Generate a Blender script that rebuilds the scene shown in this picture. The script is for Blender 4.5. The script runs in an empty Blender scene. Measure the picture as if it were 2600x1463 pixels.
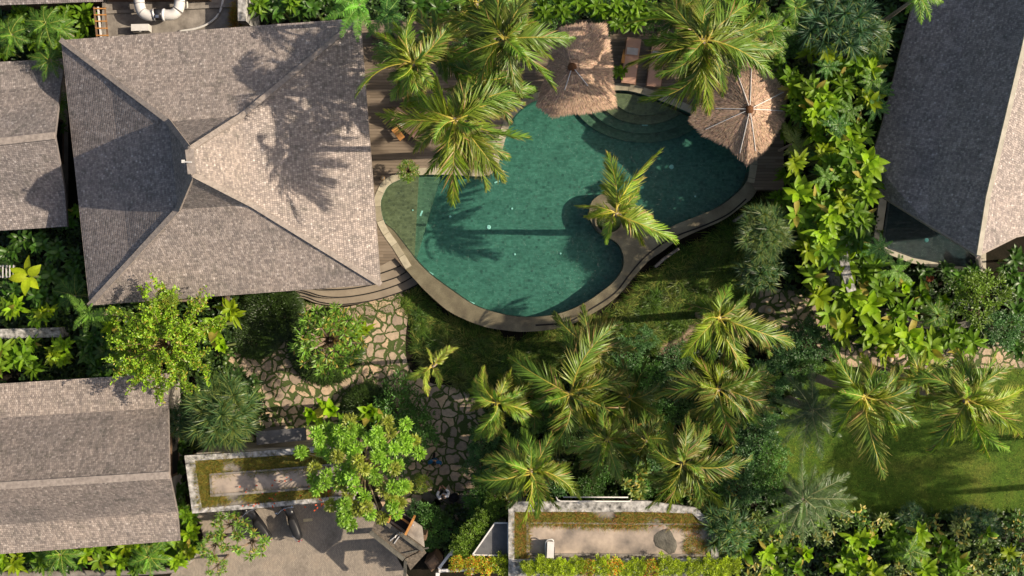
import bpy, math, numpy as np
from mathutils import Vector, Matrix
R = math.radians
SC = bpy.context.scene
COL = SC.collection
# ------------------------------------------------------------------ camera, sky, sun
S = 0.018          # metres per photo pixel on the pool deck
H = 60.0           # drone height above the pool deck
G = -1.05          # garden level below the pool deck
cam = bpy.data.cameras.new('camera'); camo = bpy.data.objects.new('camera', cam); COL.objects.link(camo)
camo.location = (0, 0, H); cam.sensor_width = 36; cam.lens = 36 * H / (2600 * S); cam.clip_end = 1000
SC.camera = camo
SUN_EL = 37.5; sx, sy = 1.0, 0.07
sd = Vector((sx, sy, 0)).normalized() * math.cos(R(SUN_EL)); sd.z = math.sin(R(SUN_EL))
w = bpy.data.worlds.new('World'); SC.world = w; w.use_nodes = True
nt = w.node_tree; bg = nt.nodes['Background']; sky = nt.nodes.new('ShaderNodeTexSky')
sky.sky_type = 'NISHITA'; sky.sun_disc = False; sky.sun_elevation = R(SUN_EL)
sky.sun_rotation = math.atan2(sd.x, sd.y); sky.dust_density = 4.0; sky.ozone_density = .4
nt.links.new(sky.outputs[0], bg.inputs[0]); bg.inputs[1].default_value = 0.10
sl = bpy.data.lights.new('sun', 'SUN'); sl.energy = 5.0; sl.angle = R(0.6); sl.color = (1.0, 0.86, 0.68)
slo = bpy.data.objects.new('sun', sl); COL.objects.link(slo); slo.rotation_euler = sd.to_track_quat('Z', 'Y').to_euler()
SC.view_settings.view_transform = 'Standard'; SC.view_settings.look = 'None'
SC.view_settings.exposure = 0.42; SC.view_settings.gamma = 1
SC.cycles.max_bounces = 6; SC.cycles.transparent_max_bounces = 12

def P(px, py, z=0.0):
    k = S * (H - z) / H
    return np.array([(px - 1300) * k, (731.5 - py) * k, z])
def PV(px, py, z=0.0): return Vector(P(px, py, z))

# ------------------------------------------------------------------ object bookkeeping
def tag(o, label=None, cat=None, group=None, kind=None):
    if label: o['label'] = label
    if cat: o['category'] = cat
    if group: o['group'] = group
    if kind: o['kind'] = kind
    return o
def thing(name, label, cat, loc=(0, 0, 0), rz=0.0, group=None):
    o = bpy.data.objects.new(name, None); COL.objects.link(o)
    o.location = loc; o.rotation_euler = (0, 0, rz); o.empty_display_size = .2
    return tag(o, label, cat, group)
def dup(root, loc=None, rz=None):
    r = root.copy(); COL.objects.link(r)
    if loc is not None: r.location = loc
    if rz is not None: r.rotation_euler = (0, 0, rz)
    for ch in list(root.children):
        c = ch.copy(); COL.objects.link(c); c.parent = r
        for g in list(ch.children):
            d = g.copy(); COL.objects.link(d); d.parent = c
    return r

# ------------------------------------------------------------------ mesh builders
class MB:
    """general polygons; optional uv per loop"""
    def __init__(s, org=(0, 0, 0)): s.v = []; s.f = []; s.uv = []; s.o = np.array(org, float)
    def add(s, vs, fs, uvs=None):
        b = len(s.v)
        for p in vs: s.v.append(tuple(np.array(p, float)[:3] - s.o))
        for i, f in enumerate(fs):
            s.f.append([b + k for k in f]); s.uv.append(uvs[i] if uvs else None)
    def box(s, c, d, rz=0.0, M=None):
        m = Matrix.Translation(Vector(c)) @ Matrix.Rotation(rz, 4, 'Z')
        if M: m = m @ M
        vs = [m @ Vector((x * d[0] / 2, y * d[1] / 2, z * d[2] / 2)) for z in (-1, 1) for y in (-1, 1) for x in (-1, 1)]
        s.add(vs, [(0, 2, 3, 1), (4, 5, 7, 6), (0, 1, 5, 4), (1, 3, 7, 5), (3, 2, 6, 7), (2, 0, 4, 6)])
    def beam(s, a, b, wd, ht):
        a = Vector(a); b = Vector(b); d = b - a; L = d.length
        q = d.to_track_quat('X', 'Z').to_matrix().to_4x4()
        m = Matrix.Translation((a + b) / 2) @ q
        vs = [m @ Vector((x * L / 2, y * wd / 2, z * ht / 2)) for z in (-1, 1) for y in (-1, 1) for x in (-1, 1)]
        s.add(vs, [(0, 2, 3, 1), (4, 5, 7, 6), (0, 1, 5, 4), (1, 3, 7, 5), (3, 2, 6, 7), (2, 0, 4, 6)])
    def prism(s, poly, z0, z1):
        """poly: xy list"""
        n = len(poly)
        a = sum(poly[i][0] * poly[(i + 1) % n][1] - poly[(i + 1) % n][0] * poly[i][1] for i in range(n))
        if a < 0: poly = poly[::-1]
        vs = [(p[0], p[1], z0) for p in poly] + [(p[0], p[1], z1) for p in poly]
        s.add(vs, [tuple(range(n - 1, -1, -1)), tuple(range(n, 2 * n))] + [(i, (i + 1) % n, n + (i + 1) % n, n + i) for i in range(n)])
    def tube(s, pts, rad, n=8, cap=True):
        pts = [Vector(p) for p in pts]; m = len(pts)
        if not hasattr(rad, '__len__'): rad = [rad] * m
        vs = []; ref = Vector((0.31, 0.95, 0.05))
        for i, p in enumerate(pts):
            t = (pts[min(i + 1, m - 1)] - pts[max(i - 1, 0)]).normalized()
            a = t.cross(ref)
            if a.length < .2: a = t.cross(Vector((1, 0, .1)))
            a.normalize(); b = t.cross(a)
            for k in range(n):
                q = 2 * math.pi * k / n
                vs.append(p + (a * math.cos(q) + b * math.sin(q)) * rad[i])
        fs = [(i * n + k, i * n + (k + 1) % n, (i + 1) * n + (k + 1) % n, (i + 1) * n + k) for i in range(m - 1) for k in range(n)]
        if cap: fs += [tuple(range(n - 1, -1, -1)), tuple(range((m - 1) * n, m * n))]
        s.add(vs, fs)
    def lathe(s, c, prof, n=16, sx=1, sy=1):
        c = Vector(c); vs = []; m = len(prof)
        for r, z in prof:
            for k in range(n):
                q = 2 * math.pi * k / n
                vs.append(c + Vector((r * math.cos(q) * sx, r * math.sin(q) * sy, z)))
        fs = [(i * n + k, i * n + (k + 1) % n, (i + 1) * n + (k + 1) % n, (i + 1) * n + k) for i in range(m - 1) for k in range(n)]
        fs += [tuple(range(n - 1, -1, -1)), tuple(range((m - 1) * n, m * n))]
        s.add(vs, fs)
    def roofface(s, vs, along):
        """planar roof panel; uv in metres, u along the eave direction, v up the slope"""
        v = [Vector(p) for p in vs]
        nn = (v[1] - v[0]).cross(v[2] - v[0]).normalized()
        if nn.z < 0: v = v[::-1]; nn = -nn
        u = Vector(along); u = (u - nn * u.dot(nn)).normalized(); q = nn.cross(u)
        s.add(v, [tuple(range(len(v)))], [[(p.dot(u), p.dot(q)) for p in v]])
    def build(s, name, mat, parent=None, smooth=False, loc=None):
        me = bpy.data.meshes.new(name); me.from_pydata([tuple(map(float, p)) for p in s.v], [], s.f)
        if any(u is not None for u in s.uv):
            ul = me.uv_layers.new(name='UVMap')
            for p, u in zip(me.polygons, s.uv):
                if u is None: continue
                for li, c in zip(p.loop_indices, u): ul.data[li].uv = c
        if smooth: me.polygons.foreach_set('use_smooth', [True] * len(me.polygons))
        me.materials.append(mat); me.update()
        o = bpy.data.objects.new(name, me); COL.objects.link(o)
        if parent: o.parent = parent
        if loc is not None: o.location = loc
        return o

class LB:
    """leaves: numpy quads with a colour attribute"""
    def __init__(s): s.v = []; s.f = []; s.c = []; s.n = 0
    def leaves(s, base, d, L, W, droop, col, nseg=3, fold=0.3, prof='lance', roll=None, colmid=None, coltip=None):
        base = np.asarray(base, float); N = len(base); d = np.asarray(d, float)
        d = d / np.linalg.norm(d, axis=1, keepdims=True)
        L = np.broadcast_to(np.asarray(L, float), (N,)); W = np.broadcast_to(np.asarray(W, float), (N,))
        droop = np.broadcast_to(np.asarray(droop, float), (N,))
        col = np.broadcast_to(np.asarray(col, float), (N, 3))
        side = np.cross(d, np.array([0, 0, 1.0])); nl = np.linalg.norm(side, axis=1, keepdims=True)
        side = np.where(nl > 1e-3, side / np.maximum(nl, 1e-3), np.array([1.0, 0, 0])); up = np.cross(side, d)
        if roll is not None:
            cr = np.cos(roll)[:, None]; sr = np.sin(roll)[:, None]
            side, up = side * cr + up * sr, up * cr - side * sr
        ts = np.linspace(0, 1, nseg + 1)
        if prof == 'lance': pw = np.sin(np.pi * np.clip(ts * .93 + .07, 0, 1) ** .8); pw[-1] = .03
        elif prof == 'grass': pw = 1 - ts ** 1.5 * .95
        elif prof == 'leaflet': pw = np.minimum(1, (ts + .25) * 1.7) * (1 - ts ** 2.2 * .93)
        else: pw = np.ones_like(ts)
        three = fold > 0; K = 3 if three else 2
        V = np.zeros((N, nseg + 1, K, 3)); C = np.zeros((N, nseg + 1, K, 4)); C[..., 3] = 1
        for j, t in enumerate(ts):
            c = base + d * (L * t)[:, None]
            c[:, 2] -= droop * L * t * t; c = c + (-d * (np.abs(droop) * L * t * t * .35)[:, None])
            wv = side * (W * .5 * pw[j])[:, None]
            cc = col if coltip is None else col * (1 - t ** 3) + np.asarray(coltip) * t ** 3
            if three:
                lift = up * (W * .5 * pw[j] * fold)[:, None]
                V[:, j, 0] = c - wv + lift; V[:, j, 1] = c; V[:, j, 2] = c + wv + lift
                C[:, j, 0, :3] = cc; C[:, j, 2, :3] = cc
                C[:, j, 1, :3] = cc * 1.25 if colmid is None else np.asarray(colmid)
            else:
                V[:, j, 0] = c - wv; V[:, j, 1] = c + wv; C[:, j, :, :3] = cc[:, None, :]
        idx = np.arange(N * (nseg + 1) * K).reshape(N, nseg + 1, K) + s.n
        q = [np.stack([idx[:, :-1, k], idx[:, :-1, k + 1], idx[:, 1:, k + 1], idx[:, 1:, k]], -1).reshape(-1, 4) for k in range(K - 1)]
        s.f.append(np.concatenate(q)); s.v.append(V.reshape(-1, 3)); s.c.append(C.reshape(-1, 4)); s.n += N * (nseg + 1) * K
    def strip(s, pts, W, col):
        pts = np.asarray(pts, float); n = len(pts)
        t = np.gradient(pts, axis=0); side = np.cross(t, [0, 0, 1.0]); side /= np.maximum(np.linalg.norm(side, axis=1, keepdims=True), 1e-6)
        W = np.broadcast_to(np.asarray(W, float), (n,))
        a = pts - side * W[:, None] / 2; b = pts + side * W[:, None] / 2; m = pts + np.array([0, 0, 1.0]) * W[:, None] * .4
        V = np.stack([a, m, b], 1).reshape(-1, 3); idx = np.arange(n * 3).reshape(n, 3) + s.n
        for k in (0, 1): s.f.append(np.stack([idx[:-1, k], idx[:-1, k + 1], idx[1:, k + 1], idx[1:, k]], -1))
        C = np.ones((n * 3, 4)); C[:, :3] = col; s.v.append(V); s.c.append(C); s.n += n * 3
    def frond(s, c0, tip, rs, kind='coco', tint=(1, 1, 1), arch=None):
        """pinnate frond from crown centre to tip"""
        c0 = np.asarray(c0, float); tip = np.asarray(tip, float); L = np.linalg.norm(tip - c0)
        if arch is None: arch = .22 * L
        coco = kind == 'coco'
        bend = rs.normal(0, .17 if coco else .07) * L; hd = (tip - c0) * [1, 1, 0]; hl = max(np.linalg.norm(hd), 1e-3); sd_ = np.array([-hd[1], hd[0], 0]) / hl
        ctl = c0 * .55 + tip * .45 + np.array([0, 0, arch + .35 * (c0[2] - tip[2])]) + sd_ * bend
        n = 14; t = np.linspace(0, 1, n)[:, None]
        pts = (1 - t) ** 2 * c0 + 2 * t * (1 - t) * ctl + t ** 2 * tip
        kp = dict(coco=dict(k=60, ll=.38, w=.066, a0=58, a1=16, dr=.42, col=(.115, .205, .026), rc=(.50, .42, .07), st=.12, fold=.22),
                  fern=dict(k=44, ll=.19, w=.060, a0=86, a1=60, dr=.10, col=(.075, .20, .030), rc=(.20, .34, .06), st=.04, fold=.10),
                  silver=dict(k=64, ll=.21, w=.032, a0=65, a1=35, dr=.10, col=(.10, .165, .055), rc=(.22, .24, .10), st=.08, fold=0),
                  areca=dict(k=32, ll=.32, w=.050, a0=65, a1=30, dr=.25, col=(.12, .24, .025), rc=(.30, .34, .06), st=.10, fold=.2))[kind]
        s.strip(pts, np.linspace(.075, .014, n) * (L / 2.8) ** .5, np.array(kp['rc']) * rs.uniform(.8, 1.15))
        k = kp['k']; tt = np.linspace(kp['st'], .995, k); tt = np.concatenate([tt, tt]) + rs.normal(0, .004, 2 * k)
        tt = np.clip(tt, .02, 1)[:, None]
        base = (1 - tt) ** 2 * c0 + 2 * tt * (1 - tt) * ctl + tt ** 2 * tip
        tan = 2 * (1 - tt) * (ctl - c0) + 2 * tt * (tip - ctl); tan /= np.linalg.norm(tan, axis=1, keepdims=True)
        side = np.cross(tan, [0, 0, 1.0]); side /= np.maximum(np.linalg.norm(side, axis=1, keepdims=True), 1e-4)
        up = np.cross(side, tan)
        # the whole blade is twisted about its rib, more towards the tip
        tw = (rs.normal(0, .55) + rs.normal(0, .45) * tt) if coco else np.zeros_like(tt)
        side, up = side * np.cos(tw) + up * np.sin(tw), up * np.cos(tw) - side * np.sin(tw)
        sg = np.concatenate([np.ones(k), -np.ones(k)])[:, None]
        ang = np.radians(kp['a0'] + (kp['a1'] - kp['a0']) * tt ** .8 + rs.normal(0, 4 if coco else 5, (2 * k, 1)) + 9 * np.sin(tt * 17 + rs.uniform(0, 6)))
        lift = rs.normal(.16 if coco else .1, .09, (2 * k, 1)) + .14 * np.sin(tt * 9 + sg + rs.uniform(0, 6))
        d = tan * np.cos(ang) + side * sg * np.sin(ang) + up * lift
        tl = tt[:, 0]
        env = np.clip(np.sin(np.pi * np.clip(tl * .74 + .20, 0, 1)) ** .8, .15, 1)
        ll = kp['ll'] * L * env * rs.uniform(.86, 1.08, 2 * k)
        cf = np.array(kp['col']) * np.array(tint) * (rs.uniform(.62, 1.25) if coco else rs.uniform(.8, 1.2))
        if coco and rs.rand() < .20: cf = cf * [1.55, 1.25, .8]
        col = cf * rs.uniform(.78, 1.25, (2 * k, 1)) * (1 + rs.uniform(-.06, .1, (2 * k, 3)))
        if coco:
            yb = np.clip(1 - tt * 2.2, 0, 1) * .45; col = col * (1 - yb) + np.array([.30, .30, .03]) * yb
            dead = rs.rand(2 * k) < .05; col[dead] = [.30, .20, .07]
        W = kp['w'] * (L / 2.8) ** .5 * rs.uniform(.8, 1.2, 2 * k) * (1 - .35 * tl)
        nf = up + side * sg * .25; s0 = np.cross(d / np.linalg.norm(d, axis=1, keepdims=True), [0, 0, 1.0])
        roll = rs.normal(0, .28, 2 * k) + sg[:, 0] * (.30 if coco else .05) + tw[:, 0] * .9
        s.leaves(base, d, ll, W, kp['dr'] * rs.uniform(.5, 1.6, 2 * k) * (.5 + tl), col, 4, kp['fold'], 'leaflet', roll,
                 coltip=(.28, .22, .07) if coco and rs.rand() < .45 else None)
    def shift(s, o):
        s.v = [v - np.asarray(o, float) for v in s.v]
    def mesh(s, name, mat=None):
        v = np.concatenate(s.v); f = np.concatenate(s.f); c = np.concatenate(s.c)
        me = bpy.data.meshes.new(name); me.vertices.add(len(v)); me.vertices.foreach_set('co', v.astype(np.float32).ravel())
        me.loops.add(len(f) * 4); me.loops.foreach_set('vertex_index', f.astype(np.int32).ravel())
        me.polygons.add(len(f)); me.polygons.foreach_set('loop_start', np.arange(0, len(f) * 4, 4, dtype=np.int32))
        ca = me.color_attributes.new('Col', 'FLOAT_COLOR', 'POINT'); ca.data.foreach_set('color', np.clip(c, 0, 1).astype(np.float32).ravel())
        me.update(calc_edges=True); me.materials.append(mat or M['leaf']); return me
    def build(s, name, parent=None, mat=None, loc=None):
        o = bpy.data.objects.new(name, s.mesh(name, mat)); COL.objects.link(o)
        if parent: o.parent = parent
        if loc is not None: o.location = loc
        return o

def smooth_path(pts, closed=False, sub=6):
    pts = [np.array(p, float) for p in pts]; n = len(pts); out = []
    rng = n if closed else n - 1
    for i in range(rng):
        p0 = pts[(i - 1) % n] if closed or i > 0 else pts[0]; p1 = pts[i]; p2 = pts[(i + 1) % n]
        p3 = pts[(i + 2) % n] if closed or i + 2 < n else pts[-1]
        for k in range(sub):
            t = k / sub
            out.append(.5 * ((2 * p1) + (-p0 + p2) * t + (2 * p0 - 5 * p1 + 4 * p2 - p3) * t * t + (-p0 + 3 * p1 - 3 * p2 + p3) * t ** 3))
    if not closed: out.append(pts[-1])
    return out
def XY(pts, z): return [tuple(P(p[0], p[1], z)[:2]) for p in pts]
def inpoly(x, y, poly):
    r = np.zeros(len(x), bool); n = len(poly); j = n - 1
    for i in range(n):
        xi, yi = poly[i]; xj, yj = poly[j]
        c = ((yi > y) != (yj > y)) & (x < (xj - xi) * (y - yi) / (yj - yi + 1e-9) + xi); r ^= c; j = i
    return r
def scatter(poly, n, rs, z=G):
    xs = [p[0] for p in poly]; ys = [p[1] for p in poly]
    x = rs.uniform(min(xs), max(xs), n * 4); y = rs.uniform(min(ys), max(ys), n * 4); k = inpoly(x, y, poly)
    x = x[k][:n]; y = y[k][:n]; s_ = S * (H - z) / H
    return np.stack([(x - 1300) * s_, (731.5 - y) * s_, np.full(len(x), z)], 1)

# ------------------------------------------------------------------ materials
M = {}
def newmat(name, rough=.8, spec=.3):
    m = bpy.data.materials.new(name); m.use_nodes = True; b = m.node_tree.nodes['Principled BSDF']
    b.inputs['Roughness'].default_value = rough; b.inputs['Specular IOR Level'].default_value = spec
    return m, m.node_tree, b
def N(nt, t, **k):
    n = nt.nodes.new(t)
    for a, v in k.items():
        if a in n.inputs: n.inputs[a].default_value = v
        else: setattr(n, a, v)
    return n
def ramp(nt, fac, stops):
    r = nt.nodes.new('ShaderNodeValToRGB'); e = r.color_ramp.elements
    while len(e) < len(stops): e.new(.5)
    for q, (p, c) in zip(e, stops): q.position = p; q.color = (*c, 1)
    nt.links.new(fac, r.inputs[0]); return r.outputs[0]
def mixc(nt, fac, a, b, mode='MIX'):
    m = nt.nodes.new('ShaderNodeMix'); m.data_type = 'RGBA'; m.blend_type = mode
    for i, v in ((0, fac), (6, a), (7, b)):
        if isinstance(v, bpy.types.NodeSocket): nt.links.new(v, m.inputs[i])
        elif i == 0: m.inputs[0].default_value = v
        else: m.inputs[i].default_value = (*v, 1)
    return m.outputs[2]
def math_(nt, op, a, b=0.0, c=None):
    m = nt.nodes.new('ShaderNodeMath'); m.operation = op
    for i, v in enumerate((a, b) if c is None else (a, b, c)):
        if isinstance(v, bpy.types.NodeSocket): nt.links.new(v, m.inputs[i])
        else: m.inputs[i].default_value = v
    return m.outputs[0]
def bump(nt, b, h, dist=.02, strength=1.0):
    u = N(nt, 'ShaderNodeBump', Strength=strength, Distance=dist); nt.links.new(h, u.inputs['Height']); nt.links.new(u.outputs[0], b.inputs['Normal'])
def noise(nt, sc, det=4, co=None, rough=.55):
    n = N(nt, 'ShaderNodeTexNoise', Scale=sc, Detail=det, Roughness=rough)
    if co is None: co = geo(nt)
    nt.links.new(co, n.inputs['Vector']); return n.outputs[0]
def geo(nt): return nt.nodes.new('ShaderNodeNewGeometry').outputs['Position']
def simple(name, c1, c2=None, sc=6, rough=.8, spec=.3, bmp=0.0, det=5):
    m, nt, b = newmat(name, rough, spec)
    if c2 is None: c2 = tuple(x * .75 for x in c1)
    f = noise(nt, sc, det); nt.links.new(ramp(nt, f, [(.3, c1), (.7, c2)]), b.inputs['Base Color'])
    if bmp: bump(nt, b, noise(nt, sc * 6, 4), bmp)
    M[name] = m; return m

def leafmat(name, rough=.42, spec=.45, trans=.32):
    m, nt, b = newmat(name, rough, spec); a = N(nt, 'ShaderNodeAttribute', attribute_name='Col')
    oi = nt.nodes.new('ShaderNodeObjectInfo')
    br = math_(nt, 'MULTIPLY_ADD', oi.outputs['Random'], .4, .8)
    f = noise(nt, 9, 3); f2 = math_(nt, 'MULTIPLY_ADD', f, .7, .65); f3 = math_(nt, 'MULTIPLY', f2, br)
    vm = N(nt, 'ShaderNodeVectorMath', operation='SCALE'); nt.links.new(a.outputs['Color'], vm.inputs[0]); nt.links.new(f3, vm.inputs['Scale'])
    nt.links.new(vm.outputs[0], b.inputs['Base Color'])
    t = nt.nodes.new('ShaderNodeBsdfTranslucent')
    vt = N(nt, 'ShaderNodeVectorMath', operation='MULTIPLY'); vt.inputs[1].default_value = (1.5, 1.45, .5); nt.links.new(vm.outputs[0], vt.inputs[0])
    nt.links.new(vt.outputs[0], t.inputs[0])
    mx = N(nt, 'ShaderNodeMixShader', Fac=trans); nt.links.new(b.outputs[0], mx.inputs[1]); nt.links.new(t.outputs[0], mx.inputs[2])
    nt.links.new(mx.outputs[0], nt.nodes['Material Output'].inputs[0]); M[name] = m
leafmat('leaf', .38, .38); leafmat('drygrass', .7, .2, .25); leafmat('thatchstraw', .85, .15, .08); leafmat('waxleaf', .45, .22, .34)

def shingles(name, tones, wu=.092, hv=.10, tint=(1, 1, 1)):
    m, nt, b = newmat(name, .82, .25)
    uv = N(nt, 'ShaderNodeUVMap', uv_map='UVMap'); sp = nt.nodes.new('ShaderNodeSeparateXYZ'); nt.links.new(uv.outputs[0], sp.inputs[0])
    wv_ = math_(nt, 'MULTIPLY', math_(nt, 'SUBTRACT', noise(nt, 1.1, 4, uv.outputs[0]), .5), .9)
    v = math_(nt, 'ADD', math_(nt, 'DIVIDE', sp.outputs[1], hv), wv_); row = math_(nt, 'FLOOR', v)
    wn = N(nt, 'ShaderNodeTexWhiteNoise', noise_dimensions='1D'); nt.links.new(row, wn.inputs['W'])
    u = math_(nt, 'ADD', math_(nt, 'DIVIDE', sp.outputs[0], wu), math_(nt, 'MULTIPLY', wn.outputs[0], 7.0)); colm = math_(nt, 'FLOOR', u)
    cb = nt.nodes.new('ShaderNodeCombineXYZ'); nt.links.new(row, cb.inputs[0]); nt.links.new(colm, cb.inputs[1])
    w2 = N(nt, 'ShaderNodeTexWhiteNoise', noise_dimensions='2D'); nt.links.new(cb.outputs[0], w2.inputs['Vector'])
    c = ramp(nt, w2.outputs[0], [(i, tuple(a * t for a, t in zip(q, tint))) for i, q in tones])
    big = noise(nt, .55, 5); c = mixc(nt, .6, c, ramp(nt, big, [(.30, (.74, .75, .77)), (.72, (1.12, 1.08, 1.05))]), 'MULTIPLY')
    mid = noise(nt, 4.5, 4); c = mixc(nt, .3, c, ramp(nt, mid, [(.30, (.72, .72, .73)), (.72, (1.2, 1.18, 1.16))]), 'MULTIPLY')
    # streaks running down the slope
    mp = N(nt, 'ShaderNodeMapping'); mp.inputs['Scale'].default_value = (5.5, .5, 1); nt.links.new(uv.outputs[0], mp.inputs[0])
    c = mixc(nt, .55, c, ramp(nt, noise(nt, 1.6, 5, mp.outputs[0]), [(.34, (.74, .74, .76)), (.7, (1.16, 1.14, 1.1))]), 'MULTIPLY')
    wr = N(nt, 'ShaderNodeTexWhiteNoise', noise_dimensions='1D'); nt.links.new(math_(nt, 'FLOOR', math_(nt, 'ADD', v, math_(nt, 'MULTIPLY', noise(nt, .35, 2), 3.0))), wr.inputs['W'])
    c = mixc(nt, .5, c, ramp(nt, wr.outputs[0], [(0, (.82, .82, .83)), (1, (1.12, 1.11, 1.10))]), 'MULTIPLY')
    c = mixc(nt, .8, c, ramp(nt, noise(nt, 1.9, 8, None, .7), [(.36, (.70, .72, .70)), (.46, (1, 1, 1)), (.62, (1.06, 1.05, 1.04))]), 'MULTIPLY')
    fu = math_(nt, 'FRACT', u); fv = math_(nt, 'FRACT', v)
    gap = math_(nt, 'MINIMUM', math_(nt, 'MULTIPLY', math_(nt, 'SUBTRACT', .5, math_(nt, 'ABSOLUTE', math_(nt, 'SUBTRACT', fu, .5))), 9.0), math_(nt, 'MULTIPLY', fv, 6.0))
    gap = math_(nt, 'MINIMUM', gap, 1.0)
    c = mixc(nt, 1.0, c, ramp(nt, gap, [(0, (.60, .60, .61)), (.9, (1, 1, 1))]), 'MULTIPLY')
    nt.links.new(c, b.inputs['Base Color'])
    h = math_(nt, 'ADD', math_(nt, 'MULTIPLY', gap, .5), math_(nt, 'ADD', math_(nt, 'MULTIPLY', fv, -.6), math_(nt, 'MULTIPLY', w2.outputs[0], .8)))
    bump(nt, b, h, .030, .9); M[name] = m
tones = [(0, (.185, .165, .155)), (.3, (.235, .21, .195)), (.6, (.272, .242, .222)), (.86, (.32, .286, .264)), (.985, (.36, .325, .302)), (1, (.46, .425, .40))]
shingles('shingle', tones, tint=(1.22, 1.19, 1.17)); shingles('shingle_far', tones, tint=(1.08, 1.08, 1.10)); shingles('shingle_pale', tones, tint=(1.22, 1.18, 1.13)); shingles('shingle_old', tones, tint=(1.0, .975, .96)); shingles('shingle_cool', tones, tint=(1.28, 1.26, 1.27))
def capmat():
    m, nt, b = newmat('ridge', .85, .2)
    f = noise(nt, 7, 6); nt.links.new(ramp(nt, f, [(.3, (.20, .17, .15)), (.7, (.34, .295, .26))]), b.inputs['Base Color']); bump(nt, b, noise(nt, 40, 3), .02); M['ridge'] = m
capmat()
simple('concrete', (.30, .27, .235), (.13, .115, .10), 2.2, .9, .2, .01, 8)
simple('render_wall', (.42, .38, .33), (.22, .20, .17), 1.2, .9, .2, .01, 8)
simple('mosswall', (.55, .53, .50), (.05, .05, .045), 5.0, .9, .2, .01, 8)
simple('dark', (.012, .011, .010)); simple('soil', (.020, .016, .011), (.010, .010, .006), 3, .95, .1, .02)
simple('terrain', (.035, .045, .015), (.02, .02, .01), .5, .95, .1)
simple('white_metal', (.62, .60, .57), (.50, .48, .45), 3, .5, .4); simple('grey_metal', (.22, .22, .23), (.15, .15, .16), 4, .5, .4)
simple('black_plastic', (.012, .012, .014), (.02, .02, .022), 4, .28, .5); simple('black_seat', (.022, .022, .024), (.014, .014, .015), 8, .5, .4)
simple('rubber', (.018, .018, .018), (.03, .028, .026), 5, .9, .2)
simple('chrome', (.6, .6, .62), (.5, .5, .52), 5, .2, .8); M['chrome'].node_tree.nodes['Principled BSDF'].inputs['Metallic'].default_value = .9
simple('glass_lens', (.75, .75, .72), (.6, .6, .6), 5, .1, .6); simple('red_lens', (.35, .02, .015), (.25, .01, .01), 5, .2, .6)
simple('door_wood', (.50, .24, .07), (.34, .15, .04), 5, .6, .3, .004); simple('post_wood', (.20, .13, .08), (.11, .07, .045), 4, .8, .2, .006)
simple('old_tile', (.26, .215, .165), (.10, .085, .068), 9, .95, .1, .05, 8); simple('bark', (.22, .17, .13), (.12, .095, .07), 9, .9, .1, .02)
simple('pale_bark', (.36, .29, .23), (.22, .17, .13), 7, .9, .1, .01); simple('green_stem', (.13, .16, .05), (.08, .10, .03), 7, .7, .3)
simple('rock', (.30, .215, .145), (.17, .12, .085), 2.5, .9, .2, .03, 8); simple('grey_rock', (.15, .14, .115), (.07, .066, .055), 3, .9, .2, .03, 8)
simple('cushion', (.50, .30, .215), (.42, .25, .18), 3, .9, .1); simple('towel', (.50, .46, .44), (.42, .38, .36), 8, .95, .1)
simple('lounger_wood', (.21, .12, .07), (.13, .075, .045), 5, .6, .3); simple('skin', (.30, .16, .10), (.26, .14, .09), 5, .6, .3)
simple('white_cloth', (.72, .72, .74), (.62, .62, .65), 5, .9, .1); simple('blue_cloth', (.02, .10, .20), (.015, .07, .15), 5, .9, .1)
simple('dark_cloth', (.015, .015, .018), (.025, .024, .026), 6, .9, .1); simple('hair', (.012, .010, .009)); simple('terracotta', (.42, .13, .06), (.30, .09, .04), 8, .8, .2)
simple('paper_pipe', (.60, .58, .54), (.5, .48, .45), 4, .6, .3); simple('steel_pipe', (.70, .68, .66), (.6, .58, .56), 4, .5, .4)
simple('pale_stone', (.50, .46, .37), (.34, .31, .24), 3, .8, .3, .006, 8); simple('lamp_stone', (.55, .40, .24), (.40, .28, .16), 12, .8, .2, .01)
simple('hub_wood', (.16, .07, .03), (.09, .04, .02), 9, .8, .2, .01); simple('yellow_paint', (.55, .47, .30), (.45, .38, .24), 9, .8, .2)
simple('petal', (.62, .16, .03), (.5, .10, .02), 9, .7, .2); simple('pool_light', (.55, .80, .78), (.5, .75, .72), 9, .3, .4)
simple('step_stone', (.28, .235, .18), (.20, .165, .125), 1.6, .85, .2, .01, 8); simple('roof_floor', (.46, .375, .30), (.15, .13, .115), 1.1, .9, .2, .01, 9); simple('slate', (.13, .13, .135), (.085, .085, .09), 3, .75, .3, .004)

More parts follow.
